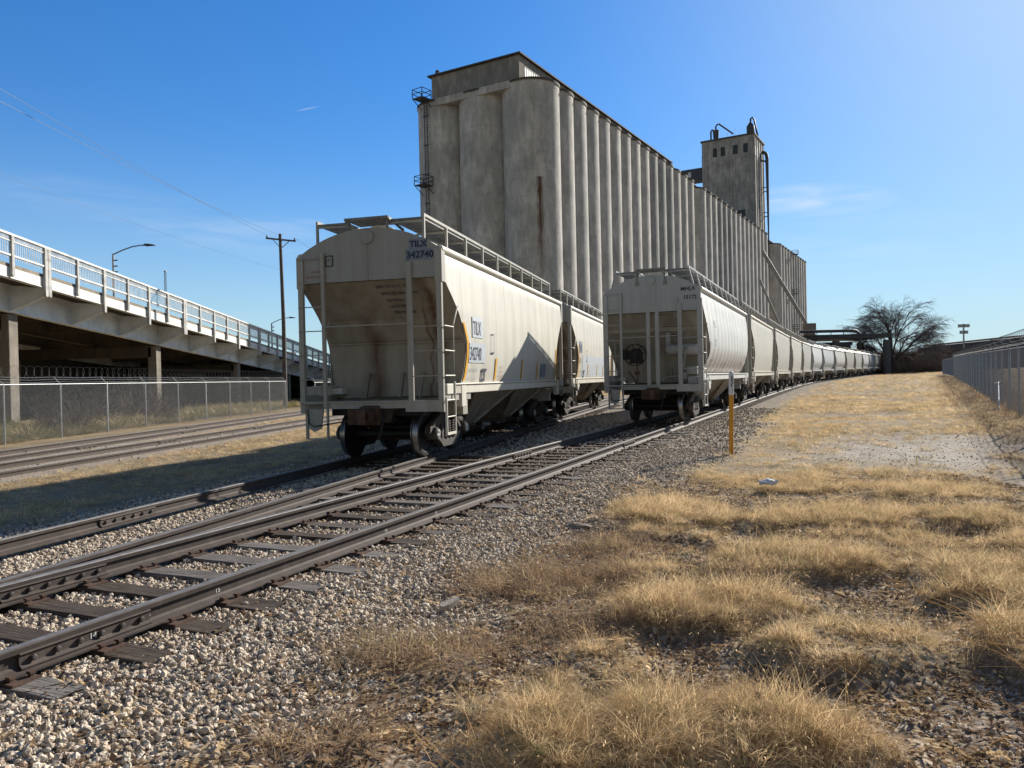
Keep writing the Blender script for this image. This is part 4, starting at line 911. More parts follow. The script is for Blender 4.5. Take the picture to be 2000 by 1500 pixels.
def block(name, n0, n1, label, first=None, gal=True, hb=0.):
    e = eframe(name, n0*SS, label); n = int(round(n1-n0))+1; ht = HT+hb
    for k in range(n):
        for j in range(3):
            if j == 1 and k not in (0, n-1): continue
            mt = (first if (k == 0 and j == 0 and first) else ctint[(0, 0, 0, 1, 0, 0, 2, 0, 1, 0, 2, 0, 0, 1)[int(k*5+j+n0) % 14]])
            cyl(mt, e, k*SS, j*WW, h=ht)
    c = MB(); z0, z1 = ht-.02, ht+1.0
    c.box(-RC*.55, (n-1)*SS+RC*.55, -RC*.78, 2*WW+RC*.78, z0+.02, z1-.05)
    c.box(-RC-.02, (n-1)*SS+RC+.02, -.2, 2*WW+.2, z0, z1-.02)
    for k in range(n):
        for j in (0, 2): c.lathe([(z0+.01, RC+.02), (z1-.38, RC+.02), (z1-.36, RC+.16), (z1, RC+.16)], (k*SS, j*WW, 0), 'z', 48)
    c.lathe([(z0+.01, RC+.02), (z1-.28, RC+.02), (z1-.26, RC+.25), (z1, RC+.25)], (0, WW, 0), 'z', 40)
    cn = c.build('cornice', M['conc'], e, 40); cn.data.materials.append(M['roofdark'])
    for p in cn.data.polygons:
        if p.center.z > z1-.27: p.material_index = 1
    v = MB()
    for k in range(n): v.box(k*SS-.25+1.6, k*SS+.25+1.6, -RC-.0-.02+.35, -RC+.7, ht-.65, ht-.25) if False else v.lathe([(-.03, .24), (.03, .24)], (k*SS+1.0, -math.sqrt(RC**2-1.0)-.005, ht-.55), 'y', 8)
    v.build('vent_opening', M['roofdark'], e)
    return e, n, z1
eA, nA, zA = block('grain_elevator', 0, 14, 'nearest block of tall concrete silos, with a rust streak on its corner silo', concR)
eB, nB, zB = block('grain_elevator', 16, 30, 'middle block of the concrete grain elevator, ribbed silos just in front of the tall tower', None)
eC, nC, zC = block('grain_elevator', 34.6, 44.6, 'farthest concrete silo block, right of the tower with sloping spouts in front of it', None, hb=-.3)
def gallery(e, x0, x1, y0, y1, z0, z1, wins):
    g = MB(); g.box(x0, x1, y0, y1, z0, z1); gg = g.build('gallery', M['concg'], e)
    r = MB(); r.box(x0-.5, x1+.5, y0-.5, y1+.5, z1, z1+.22); r.build('gallery_roof', M['roofdark'], gg)
    for (wx, ww_) in wins:
        w = MB(); w.box(wx, wx+ww_, y0-.03, y0+.02, z0+1.6, z1-1.2); wn = w.build('window', M['glass'], gg)
        f = MB(); n = int(ww_/.7)
        for k in range(n+1): f.box(wx+k*ww_/n-.03, wx+k*ww_/n+.03, y0-.07, y0-.03, z0+1.6, z1-1.2)
        for z in (z0+1.6, z0+2.7, z1-1.2): f.box(wx, wx+ww_, y0-.075, y0-.035, z-.03, z+.03)
        f.build('window_frame', M['darksteel'], wn)
    return gg
gA = gallery(eA, 1.5, (nA-1)*SS+5.66, 2.65, 18.6, zA-.02, 49.9, [(3.2, 8.4), (16, 8), (30, 8), (44, 8)])
MB().box(1.44, 3.0, 2.60, 2.66, 45.2, 49.0).build('pilaster', M['colc'], gA)
v = MB(); v.box(2.0, 2.5, 17.7, 18.2, 50.1, 50.9); v.lathe([(50.9, .35), (51.1, .3), (51.2, .05)], (2.25, 17.95, 0), 'z', 10); v.build('roof_vent', M['roofdark'], gA)
gB = gallery(eB, -3.7, (nB-1)*SS-2.0, 4.5, 18.6, zB-.02, 49.9, [(4, 8), (20, 8)])
gC = gallery(eC, -1.5, (nC-1)*SS+2, 4.0, 18.0, zC-.02, 48.4, [(1, 3)])
a_ = MB(); a_.bar((8, 5, 48.6), (8, 5, 51.8), .12); a_.bar((5.5, 5, 51.6), (10.5, 5, 51.6), .1); a_.bar((6, 5, 51.0), (10, 5, 51.0), .08); a_.build('roof_antenna', M['galv'], gC)
# ladder with rest platforms on the left silo, one more on the far block
def cage(e, x, y, nx, ny, z0, z1, plats, top=None):
    l = MB(); tx, ty = -ny, nx
    for s in (-1, 1): l.bar((x+nx*.25+tx*s*.28, y+ny*.25+ty*s*.28, z0), (x+nx*.25+tx*s*.28, y+ny*.25+ty*s*.28, z1), .09)
    z = z0
    while z < z1: l.bar((x+nx*.25-tx*.28, y+ny*.25-ty*.28, z), (x+nx*.25+tx*.28, y+ny*.25+ty*.28, z), .04); z += .45
    z = z0
    while z < z1: l.bar((x-nx*.1-tx*.5, y-ny*.1-ty*.5, z), (x+nx*.3-tx*.5, y+ny*.3-ty*.5, z), .10); l.bar((x+nx*.3-tx*.5, y+ny*.3-ty*.5, z), (x+nx*.3+tx*.5, y+ny*.3+ty*.5, z), .10); z += 4.4
    ld = l.build('ladder', M['darksteel'], e)
    for zp in plats:
        p = MB(); A, B = 1.0, 2.0
        cs = [(x+nx*a+tx*b, y+ny*a+ty*b) for a, b in ((0.05, -B/2), (B, -B/2), (B, B/2), (0.05, B/2))]
        p.prism(cs, zp-.1, zp, 'z')
        for i in range(4):
            q = cs[i]; r_ = cs[(i+1) % 4]; p.bar((*q, zp), (*q, zp+1.3), .09)
            for h in (.65, 1.3): p.bar((*q, zp+h), (*r_, zp+h), .08)
        p.bar((*cs[1], zp), (*cs[0], zp-1.2), .09); p.bar((*cs[2], zp), (*cs[3], zp-1.2), .09)
        p.build('rest_platform', M['darksteel'], ld)
an = R(173); cage(eA, RC*math.cos(an), 2*WW+RC*math.sin(an)*1.0, math.cos(an), math.sin(an), 2, 43.5, (31.0, 43.9))
cage(eC, 4*SS, -RC, 0, -1, 2, 42, (17.0, 29.2, 42.6))
# headhouse tower
TWp = Vector((76.07, 237., 0)); tw = empty('headhouse_tower', TWp, math.pi/2-AH, 'tall rectangular concrete tower with pipes rising above the silo rows', 'tower')
WT, DT, HTT = 16.2, 14.0, 75.4
t = MB(); t.box(0, DT, 0, WT, -2, HTT); t.build('tower_wall', M['conct'], tw)
t = MB(); t.box(-.35, DT+.35, -.35, WT+.35, HTT, HTT+.45); t.build('tower_roof', M['roofdark'], tw)
for (y, w_) in ((1.9, 1.3), (5.0, 1.4), (8.9, 1.3), (11.4, 1.2)):
    t = MB(); t.box(-.04, .02, y, y+w_, HTT-5.2, HTT-2.4); wn = t.build('window', M['glass'], tw); t = MB(); [t.box(-.09, -.04, y+w_*q-.04, y+w_*q+.04, HTT-5.2, HTT-2.4) for q in (0, .5, 1)]; t.box(-.085, -.045, y, y+w_, HTT-3.9, HTT-3.75); t.build('window_frame', M['darksteel'], wn)
for (x, z) in ((1.2, HTT-6), (4.0, HTT-6), (8, HTT-6), (1.5, HTT-22), (5, HTT-22), (1.5, HTT-32), (5, HTT-32)):
    t = MB(); t.box(x, x+1.2, -.04, .02, z, z+2.8); t.build('window', M['glass'], tw)
t = MB()
for y in (.5, 1.6, 7.0, 7.9, 14.6, 15.6): t.box(-.16, -.0, y-.12, y+.12, 40, HTT-.2)
for x in (.6, 3.2, 6.4, 9.6, 12.8): t.box(x-.2, x+.2, -.18, 0, 40, HTT-.2)
t.box(-.12, 0, 0, WT, 57.5, 58.0); t.build('pilaster', M['conct'], tw)
t = MB(); t.box(-.1, .02, 3.0, 6.8, 46, 52.6); t.box(-.1, .02, 9.2, 11.2, 47, 51.5); t.build('dark_recess', M['darksteel'], tw)
t = MB(); t.tube([(11, -.2, HTT-3.0), (11.6, -.7, HTT-3.0), (12.0, -1.2, HTT-3.6), (12.1, -1.35, HTT-5.0), (12.1, -1.35, 30)], .55, 10); t.tube([(9, -.2, HTT-6.2), (10, -1.2, HTT-6.2), (10.5, -1.6, HTT-7), (10.5, -1.6, 32)], .3, 8)
for z in (36, 44, 52, 60): t.bar((12.1, -1.35, z), (12.1, 0, z), .25); t.bar((10.5, -1.6, z+1), (10.5, 0, z+1), .2)
t.build('dust_pipe', M['darksteel'], tw, 40)
t = MB(); t.tube([(1.5, 13.6, HTT+.4), (1.5, 13.6, HTT+3.4), (1.5, 13.3, HTT+3.9), (1.5, 12.6, HTT+3.9)], .28, 8); t.lathe([(HTT+.4, .8), (HTT+2.0, .9), (HTT+3.6, 1.0), (HTT+3.7, .3)], (1.5, 12.0, 0), 'z', 14); t.tube([(1.5, 12.0, HTT+3.7), (1.5, 12.0, HTT+4.8), (1.5, 11.6, HTT+5.4), (1.5, 11.0, HTT+5.5), (1.5, 6.6, HTT+1.6)], .26, 8)
t.bar((1.5, 6, HTT), (1.5, 6, HTT+4), .06); t.bar((1.5, 8.4, HTT), (1.5, 8.4, HTT+2.4), .06); t.build('dust_collector', M['darksteel'], tw, 40)
t = MB(); t.lathe([(HTT+.4, .7), (HTT+1.6, 1.2), (HTT+3.4, 1.2), (HTT+4.6, .4)], (3.0, 1.6, 0), 'z', 14); t.tube([(3, 1.6, HTT+4.4), (3, 1.5, HTT+5.8), (3.2, 1.1, HTT+6.2), (3.6, .6, HTT+5.6), (6.5, .2, HTT+1.0)], .28, 8); t.build('dust_collector', M['darksteel'], tw, 40)
t = MB(); t.box(3, 6, WT, WT+2.4, 66.9, 67.2); t.bar((3, WT+2.4, 67), (3, WT, 64.4), .25); [t.bar((3+k*1.5, WT+2.4, 67.2), (3+k*1.5, WT+2.4, 68.5), .1) for k in range(3)]; t.bar((3, WT+2.4, 68.5), (6, WT+2.4, 68.5), .1); t.bar((3, WT, 72), (3, WT+.8, 72), .3); t.bar((3, WT+.8, 72), (3, WT+.8, 66), .2); t.build('balcony', M['darksteel'], tw)
br = empty('conveyor_bridge', TWp, math.pi/2-AH, 'dark enclosed conveyor bridge joining the left side of the tall tower', 'conveyor')
t = MB(); t.box(2, 5, WT+.02, WT+15, 64.0, 68.2); t.build('bridge_housing', M['darksteel'], br)
t = MB(); t.box(2.3, 4.7, WT+12.5, WT+14.5, -2, 63.95); t.build('bridge_leg', M['darksteel'], br)
t = MB(); t.box(1.90, 2.0, WT+4.2, WT+5.2, 65.6, 67.2); t.build('bridge_window', M['postwht'], br)
# spouts down to the loading shed
sp = empty('grain_spout', (77.5, 199.5, gz(77.5)), 0, 'long sloping grain spout from the silos down to a hopper box above the loading shed', 'spout')
def P_(x, y, z): return (x-77.5, y-199.5, z-gz(77.5))
t = MB(); t.tube([P_(62.0, 188, 31.5), P_(76.4, 199.0, 14.6)], .35, 10); t.tube([P_(62.0, 188.4, 30.9), P_(76.4, 199.4, 14.0)], .14, 6); t.build('spout_pipe', M['galv'], sp, 40)
t = MB(); t.tube([P_(61.5, 189, 24.4), P_(70.4, 199.2, 12.2)], .30, 10); t.build('spout_pipe', M['galv'], sp, 40)
t = MB(); t.box(*[q for q in (-1.4, 1.2)], -1.2, 1.2, 10.6-gz(77.5)+1.3, 13.4); t.prism([(-1.3, 11.0), (1.1, 11.0), (.5, 9.4), (-.6, 9.4)], -1.0, 1.0, 'y'); t.build('hopper_box', M['colc'], sp)
t = MB(); [t.bar((x, y, 10.6), (x, y, -1.2), .25) for x in (-1.2, 1.0) for y in (-1.0, 1.0)]; t.build('support_leg', M['darksteel'], sp)
sh = empty('loading_shed', (72.5, 165., gz(72.5)), 0, 'open steel loading shed with a flat roof spanning the far end of the train', 'loading shed')
zg = gz(72.5); t = MB(); t.box(-9.5, 8.6, -.6, 14, 7.9, 8.45); t.box(-9.7, 8.8, -.9, 14.3, 8.47, 8.75); t.build('shed_roof', M['darksteel'], sh)
for (x0, y0) in ((7.5, 0), (7.5, 12.5), (-3.4, 0), (-3.4, 12.5)):
    t = MB(); t.box(x0, x0+1.25, y0-.3, y0+.6, -1, 8.3-zg+.0); t.build('shed_column', M['darksteel'], sh)
t = MB(); t.box(-9.0, 1.0, 1.5, 3.2, 5.0, 7.0); t.box(-9.0, 2.5, 4, 5, 6.6, 7.3); t.bar((8.2, 1, 7.5), (11.2, 1, .5), .15); t.build('loading_platform', M['darksteel'], sh)
t = MB(); t.tube([(-10.5, -.3, 9.5), (.2, -.3, 9.5), (1.4, -.3, 9.4), (2.0, -.3, 8.9), (2.2, -.3, 8.0), (2.2, -.3, 3.6)], .34, 10)
for x in (-7, -4, -1.3): t.bar((x, -.3, 9.3), (x, -.3, 8.7), .12)
t.build('dust_pipe', M['darksteel'], sh, 40)
# ------------------------------------------------------------------ overpass
OX = -25.6; ov = empty('overpass', (OX, 40, 0), 0, 'sloping white steel road overpass with picket railing on concrete columns behind the left fence', 'overpass')
def oz(y): return 11.85-.0575*y+.000012*(y-60)**2*0
def seg(mb, x0, x1, y0, y1, z0, z1):
    "box that follows the deck slope; z relative to the top rail"
    n = max(1, int((y1-y0)/24)); x0 -= 0; 
    for i in range(n):
        a = y0+(y1-y0)*i/n; b = y0+(y1-y0)*(i+1)/n; za, zb = oz(a), oz(b)
        mb.add([(x0, a-40, za+z0), (x1, a-40, za+z0), (x1, b-40, zb+z0), (x0, b-40, zb+z0), (x0, a-40, za+z1), (x1, a-40, za+z1), (x1, b-40, zb+z1), (x0, b-40, zb+z1)], [(0,3,2,1),(4,5,6,7),(0,1,5,4),(1,2,6,5),(2,3,7,6),(3,0,4,7)])
YA, YB = 18., 168.; DW = 17.
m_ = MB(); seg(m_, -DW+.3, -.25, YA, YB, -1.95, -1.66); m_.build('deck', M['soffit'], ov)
for x in (-.32, -DW+.05):
    m_ = MB(); seg(m_, x-.02, x+.27, YA, YB, -1.66, -1.42); m_.build('curb', M['deckc'], ov)
    m_ = MB(); seg(m_, x+.22, x+.30, YA, YB, -2.16, -1.62); seg(m_, x+.0, x+.34, YA, YB, -2.18, -2.14); m_.build('fascia_beam', M['brwhite'], ov)
for x, h in ((-2.1, 1), (-7.2, .8), (-11.0, .8), (-DW+2.1, 1)):
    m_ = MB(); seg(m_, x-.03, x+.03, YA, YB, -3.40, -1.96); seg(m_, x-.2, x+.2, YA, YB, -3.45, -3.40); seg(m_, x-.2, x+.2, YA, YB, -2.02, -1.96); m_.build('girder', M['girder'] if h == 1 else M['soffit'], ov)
spc = 5.93; y0b = 42.5-4*spc; k = 0; y = y0b
while y < YB:
    for side in ((0, DW-.0) if y > 30 else (0,)):
        s = 1 if side == 0 else -1; X = (lambda q: q) if side == 0 else (lambda q: -DW-q)
        mb_ = MB(); zt = oz(y)
        mb_.prism([(X(.02), zt-2.20), (X(.02), zt-2.60), (X(-2.0), zt-3.42), (X(-2.0), zt-2.02), (X(-1.5), zt-2.02)], y-40-.04, y-40+.04, 'y')
        mb_.bar((X(.02), y-40, zt-2.61), (X(-2.0), y-40, zt-3.43), .02, .26, (0, 1, 0)) if False else mb_.prism([(X(.03), zt-2.58), (X(.03), zt-2.63), (X(-2.0), zt-3.45), (X(-2.0), zt-3.40)], y-40-.14, y-40+.14, 'y')
        mb_.build('bracket', M['girder'], ov)
    y += spc
m_ = MB()
y = y0b
while y < YB: seg(m_, -DW+2.1, -2.1, y-.06, y+.06, -3.1, -2.0); y += spc*1
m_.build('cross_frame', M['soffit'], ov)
y = y0b; k = 0; posts = []
while y < YB:
    zt = oz(y); dbl = (k % 6 == 2)
    for d in ((-.15, .15) if dbl else (0,)):
        p = MB(); w_ = .125 if k % 2 == 0 else .10; zb = -2.62 if k % 2 == 0 else -2.05
        p.prism([(y-40+d-w_, zt+.0), (y-40+d+w_, zt-.0), (y-40+d+w_, zt+zb), (y-40+d, zt+zb-.06), (y-40+d-w_, zt+zb)], -.02+.02, .16, 'x'); p.build('railing_post', M['postgrey'], ov)
    posts.append(y); y += spc/2; k += 1
for nm, z0, z1, x0, x1 in (('top_rail', 0., .11, -.02, .15), ('upper_rail', -.30, -.25, .02, .10), ('middle_rail', -1.06, -.97, .0, .12)):
    m_ = MB(); seg(m_, x0, x1, YA, YB, z0, z1); m_.build(nm, M['brwhite'], ov)
for a, b in zip(posts[:-1], posts[1:]):
    if a < 30: continue
    q = MB(); n = 17 if a < 100 else 9
    for i in range(1, n): yy = a+(b-a)*i/n; q.bar((.06, yy-40, oz(yy)), (.06, yy-40, oz(yy)-1.22), .024 if a < 100 else .05)
    for i in range(1, n): yy = a+(b-a)*(i+.5)/n; q.bar((.06, yy-40, oz(yy)), (.06, yy-40, oz(yy)-.28), .024 if a < 100 else .05)
    q.build('picket_panel', M['brwhite'], ov)
for x in (-DW,):
    m_ = MB(); seg(m_, x, x+.12, YA, YB, -.06, .06); seg(m_, x, x+.1, YA, YB, -1.0, -.95)
    for y in np.arange(YA, YB, 3): m_.bar((x+.05, y-40, oz(y)), (x+.05, y-40, oz(y)-1.7), .1)
    m_.build('far_railing', M['brwhite'], ov)
for yc in (25, 43, 60.6, 78.4, 96.2, 114, 132):
    zt = oz(yc)-3.47
    for x in (-2.1, -13.2):
        if zt < 1.2: continue
        c = MB(); c.box(x-.75, x-.08, yc-40-.4, yc-40+.4, -1.5, zt-.02); c.build('column', M['colc'], ov, bevel=.04)
    if zt > 1.2:
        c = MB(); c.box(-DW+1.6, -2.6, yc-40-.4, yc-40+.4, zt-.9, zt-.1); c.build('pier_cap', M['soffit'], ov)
c = MB(); c.box(-DW+.4, -.6, 138-40, 140-40, -2, 2.2); c.build('abutment', M['colc'], ov)
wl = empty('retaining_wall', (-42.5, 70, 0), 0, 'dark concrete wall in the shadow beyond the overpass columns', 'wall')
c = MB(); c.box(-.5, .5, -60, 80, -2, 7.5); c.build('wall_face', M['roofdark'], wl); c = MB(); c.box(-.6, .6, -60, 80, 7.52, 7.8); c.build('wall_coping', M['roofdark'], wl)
# ------------------------------------------------------------------ fences
def chain_fence(name, label, p0, p1, h, z0f, z1f, npost, meshmat='fence', wire=.0022, cell=.075, coil=None, arm=1, n0=0):
    "p0, p1 plan points; z0f ground, h height"
    L = math.hypot(p1[0]-p0[0], p1[1]-p0[1]); ang = math.atan2(p1[0]-p0[0], p1[1]-p0[1])
    e = empty(name, (p0[0], p0[1], z0f), -ang, label, 'fence')        # local y runs along the fence
    rise = (z1f-z0f)/L
    for k in range(npost+1):
        y = L*k/npost; zz = rise*y; p = MB(); r = .032 if k % 3 else .036
        p.lathe([(-.3, r), (h+.02, r), (h+.05, r*.5)], (0, 0, 0), 'z', 8); po = p.build('fence_post', M['galv'], e, 40); po.location = (0, y, zz)
        a = MB(); a.bar((0, 0, h), (-.26*arm, 0, h+.28), .018, .022); a.build('barb_arm', M['galv'], po)
    t = MB(); t.tube([(0, 0, h), (0, L, h+rise*L)], .021, 8); t.build('top_rail', M['galv'], e, 40)
    hh = h-.03; z0 = .03; w = MB(); n = int(L/cell)
    vs = []; fs = []
    H_ = hh-z0
    for s in (0, 1):
        i = -int(H_/cell)
        while i < n:
            y0, y1 = i*cell, i*cell+H_
            ya, yb = max(y0, 0), min(y1, L)
            if yb > ya:
                za, zb = z0+(ya-y0), z0+(yb-y0)
                if s: za, zb = z0+H_-(ya-y0), z0+H_-(yb-y0)
                w_ = wire; x = .036+s*.004; d = w_*.7; sg = -1 if s else 1
                b = len(vs)
                vs += [(x-w_, ya-d, za+rise*ya+sg*d), (x+w_, ya, za+rise*ya), (x-w_, ya+d, za+rise*ya-sg*d), (x-w_, yb-d, zb+rise*yb+sg*d), (x+w_, yb, zb+rise*yb), (x-w_, yb+d, zb+rise*yb-sg*d)]
                fs += [(b, b+1, b+4, b+3), (b+1, b+2, b+5, b+4), (b+2, b, b+3, b+5)]
            i += 1
    w.add(vs, fs); w.build('chain_link_mesh', M[meshmat], e, fix=False)
    for q in range(3):
        t = MB(); f = (q+1)/3; pts = []; m = int(npost)*2
        for i in range(m+1): y = L*i/m; pts.append((-.26*arm*f, y, h+.28*f+rise*y-(.03 if i % 2 else 0)))
        t.tube(pts, .006, 4); t.build('barbed_wire', M['galv'], e)
    if coil:
        r, pitch, cz, cx = coil; pts = []; n = int(L/pitch*14)
        for i in range(n): th = 2*math.pi*i/14; y = pitch*i/14+rnd.uniform(-.012, .012); pts.append((cx+r*math.cos(th), y, h+cz+r*math.sin(th)+rise*y))
        t = MB(); t.tube(pts, .005, 3, False); t.build('razor_coil', M['darkcoil'] if L > 60 else M['fence'], e, fix=False)
    return e
fl_d = Vector((math.sin(R(3.6)), math.cos(R(3.6)))); p0 = Vector((-17.82, 26.95))-fl_d*3.08*4; p1 = p0+fl_d*3.08*13
chain_fence('chain_link_fence', 'left galvanised chain-link fence with barbed wire and razor coil in front of the overpass', p0, p1, 2.05, gz(-18), gz(-16.5), 13, 'fencelit', coil=(.24, .42, .44, .12), arm=1, wire=.0031, cell=.08)
chain_fence('chain_link_fence', 'short chain-link fence far back beside the left-hand train under the overpass', (-15.9, 62), (-11.5, 84), 2.0, gz(-14)-.1, gz(-12)-.1, 7, wire=.004, cell=.15)
q0 = Vector((14.9, 22.6)); fr_d = Vector((math.sin(R(28.6)), math.cos(R(28.6)))); q0 = q0-fr_d*3.05*5; q1 = q0+fr_d*3.05*29
chain_fence('chain_link_fence', 'right-hand chain-link fence with barbed wire and thick razor coils along the dry field', q0, q1, 2.15, gz(q0.x)-.20, gz(q1.x)+.25, 29, coil=(.21, .62, .30, .06), arm=1, wire=.0019, cell=.085)
chain_fence('chain_link_fence', 'far chain-link fence crossing behind the dry field at the end of the right-hand fence', (67.2, 120), (q1.x+.2, q1.y+.3), 2.0, gz(66)+.2, gz(q1.x)+.25, 10, wire=.004, cell=.16)
bf = empty('loose_fence_rail', (18.3, 28.7, gz(18.3)-.1), R(-28.6), 'bent white fence rail leaning loose on the right-hand fence', 'pipe')
t = MB(); t.tube([(-.05, 0.2, 1.02), (-.08, 1.4, .93), (-.08, 2.9, .90)], .022, 8); t.build('rail_piece', M['postwht'], bf, 40); t = MB(); t.tube([(-.12, .15, .98), (-.25, -1.9, .05)], .022, 8); t.build('rail_piece', M['postwht'], bf, 40)
# ------------------------------------------------------------------ poles, lamps, wires
up_ = empty('utility_pole', (-18.6, 63, -.3), 0, 'tall dark wooden utility pole with one crossarm behind the left fence', 'utility pole')
t = MB(); t.tube([(.0, 0, 0), (.02, 0, 7), (-.1, 0, 14.25)], .19, 10, r2=.12); t.build('pole_shaft', M['pole'], up_, 40)
t = MB(); t.bar((-1.3, .12, 13.95), (1.15, .12, 13.65), .11, .13); t.bar((-.75, .12, 13.85), (-.1, .12, 13.1), .05); t.bar((.65, .12, 13.7), (-.05, .12, 13.1), .05); t.build('crossarm', M['pole'], up_)
for x in (-1.2, -.1, 1.05):
    z = 13.95-.3*(x+1.3)/2.45; MB().lathe([(z+.05, .03), (z+.08, .07), (z+.2, .06), (z+.26, .02)], (x, .12, 0), 'z', 8).build('insulator', M['darksteel'], up_)
def wire(label, a, b, sag, r=.009):
    a = Vector(a); b = Vector(b); o_ = (a+b)/2; e = MB(); pts = []
    for i in range(25): t_ = i/24; p = a+(b-a)*t_; pts.append(p-Vector((0, 0, sag*4*t_*(1-t_)))-a)
    ob = MB().tube(pts, r, 5).build('power_line', M['wire'], None, 40); ob.location = a; tag(ob, label, 'power line', 'overhead power lines'); return ob
wire('upper overhead wire running to the left end of the utility pole crossarm', (-19.8, 63, 13.9), (-19.0, -8, 14.4), .9)
wire('lower overhead wire reaching the middle of the utility pole crossarm', (-18.7, 63, 13.85), (-21.2, -8, 14.6), 1.2)
wire('overhead wire leaving the right end of the crossarm behind the left-hand train', (-17.55, 63, 13.6), (-6, 130, 11), 1.5)
wire('faint low overhead wire crossing the sky left of the utility pole', (-18.65, 63, 11.0), (-27, -8, 14.2), 1.3, .006)
def lamp(x, y, zb, zt, dx, dz, label, sc=1.):
    e = empty('street_lamp', (x, y, zb), 0, label, 'street lamp', 'street lamps on the overpass'); h = zt-zb
    t = MB(); t.tube([(0, 0, 0), (0, 0, h)], .11*sc, 8, r2=.08*sc); t.build('lamp_post', M['galv'], e, 40)
    t = MB(); t.tube([(0, 0, h-.05), (dx*.25, 0, h+dz*.45), (dx*.5, 0, h+dz*.85), (dx*.72, 0, h+dz), (dx*.85, 0, h+dz)], .05*sc, 6); t.build('lamp_arm', M['galv'], e, 40)
    t = MB(); t.prism([(dx*.8, h+dz-.02), (dx*.84, h+dz+.10), (dx*.92, h+dz+.10), (dx*1.08, h+dz+.02), (dx*1.10, h+dz-.03), (dx*.85, h+dz-.07)], -.16*sc, .16*sc, 'y'); t.build('lamp_head', M['darksteel'], e)
    t = MB()
    for k in range(3): t.lathe([(-.12, .05), (.12, .05)], (.22, 0, h-.5-k*.45), 'x', 8); t.bar((0, 0, h-.5-k*.45), (.15, 0, h-.5-k*.45), .04)
    t.build('insulator', M['darksteel'], e)
    return e
lamp(-30.85, 60, 6.6, 12.1, 3.0, .62, 'nearer curved street lamp rising above the overpass railing')
lamp(-29.5, 95, 4.6, 9.25, 2.7, .6, 'farther small street lamp at the low end of the overpass behind the utility pole')
ms = empty('lattice_mast', (-89.4, 200, gz(-89)), 0, 'thin distant lattice mast showing above the overpass railing', 'mast')
t = MB(); [t.bar((sx*.5, sy*.5, 0), (sx*.3, sy*.3, 32.6), .10) for sx in (-1, 1) for sy in (-1, 1)]
for k in range(27): z = k*1.2; t.bar((-.5, -.5, z), (.5, -.5, z+1.2), .09); t.bar((.5, -.5, z), (-.5, -.5, z+1.2), .09)
t.build('mast_frame', M['darksteel'], ms); ms.scale = (.55, .55, 1); MB().box(-.5, .5, -.5, .5, 32.3, 32.6).build('mast_head', M['galv'], ms)
fl = empty('floodlight_pole', (176.5, 300, gz(176)), 0, 'distant floodlight pole with two tiers of lamps against the sky', 'floodlight pole')
t = MB(); t.tube([(0, 0, 0), (0, 0, 17.2)], .30, 8); t.build('pole_shaft', M['galv'], fl)
for z, n, w_ in ((16.4, 6, 4.6), (13.9, 4, 3.4)):
    t = MB(); t.bar((-w_/2, 0, z-.5), (w_/2, 0, z-.5), .15); t.build('lamp_crossarm', M['galv'], fl)
    for k in range(n): x = -w_/2+w_*(k+.5)/n; MB().box(x-.25, x+.25, -.5, .1, z-.45, z+.65).build('floodlight', M['galv'], fl)
# marker post
mp = empty('marker_post', (4.40, 15.55, gz(4.4)-.12), 0, 'thin yellow utility marker post with a white lettered cap standing in the grass', 'marker post')
mp.rotation_euler = (0, R(1.2), 0)
t = MB(); t.lathe([(-.1, .045), (1.27, .045)], (0, 0, 0), 'z', 16); t.build('post_body', M['postyel'], mp, 40)
t = MB(); t.lathe([(1.27, .050), (1.68, .050), (1.71, .046), (1.745, .028), (1.76, .006)], (0, 0, 0), 'z', 20); cp_ = t.build('post_cap', M['postwht'], mp, 40)
def cylfn(r, a0): return lambda u, v: (r*math.sin(a0+v/r), -r*math.cos(a0+v/r), u)
fnv = lambda u, v: (.0515*math.sin(v/.0515+.1), -.0515*math.cos(v/.0515+.1), 1.68-u)
letter([('WARNING', .02, .012, .034), ('BURIED CABLE', .02, -.024, .034)], lambda u, v: fnv(u, v), M['navy'], cp_, 'lettering', .002)
b = MB()
for z in (1.335, 1.36, 1.385): b.grid([[fnv(1.68-zz, vv) for vv in (-.012, .0, .012)] for zz in (z, z+.006)])
b.build('stripe', M['navy'], cp_, fix=False)
# ------------------------------------------------------------------ trees
def grow(seed, spread, levels, L0, r0, up=.25, kids_=(3, 4), shrink=.72, droop=0.):
    r = random.Random(seed); trunk = MB(); crown = MB()
    def go(p, d, L, rad, lv):
        mb_ = trunk if lv <= 1 else crown
        n = 4 if lv < 3 else 2; pts = [p]; q = p; dd = d
        for i in range(n):
            dd = (dd+Vector((r.uniform(-1, 1), r.uniform(-1, 1), r.uniform(-1, 1)))*.16+Vector((0, 0, up*.12 if lv < 3 else -droop))).normalized(); q = q+dd*L/n; pts.append(q)
        mb_.tube(pts, rad, 7 if lv < 2 else (4 if lv < 4 else 3), False, r2=rad*.62)
        if lv >= levels: return
        k = r.randint(*kids_)+(1 if lv >= 2 else 0)
        for i in range(k):
            f = r.uniform(.35, 1.) if i < k-1 else 1.; idx = min(n-1, int(f*n)); s_ = pts[idx]+(pts[idx+1]-pts[idx])*(f*n-idx if idx < n-1 else min(1., f*n-idx))
            ax = Vector((r.uniform(-1, 1), r.uniform(-1, 1), r.uniform(-.5, .7))).normalized(); nd = (dd+ax*spread).normalized()
            go(s_, nd, L*shrink*r.uniform(.8, 1.15), rad*.58*(1 if f > .8 else .8), lv+1)
    return go, trunk, crown
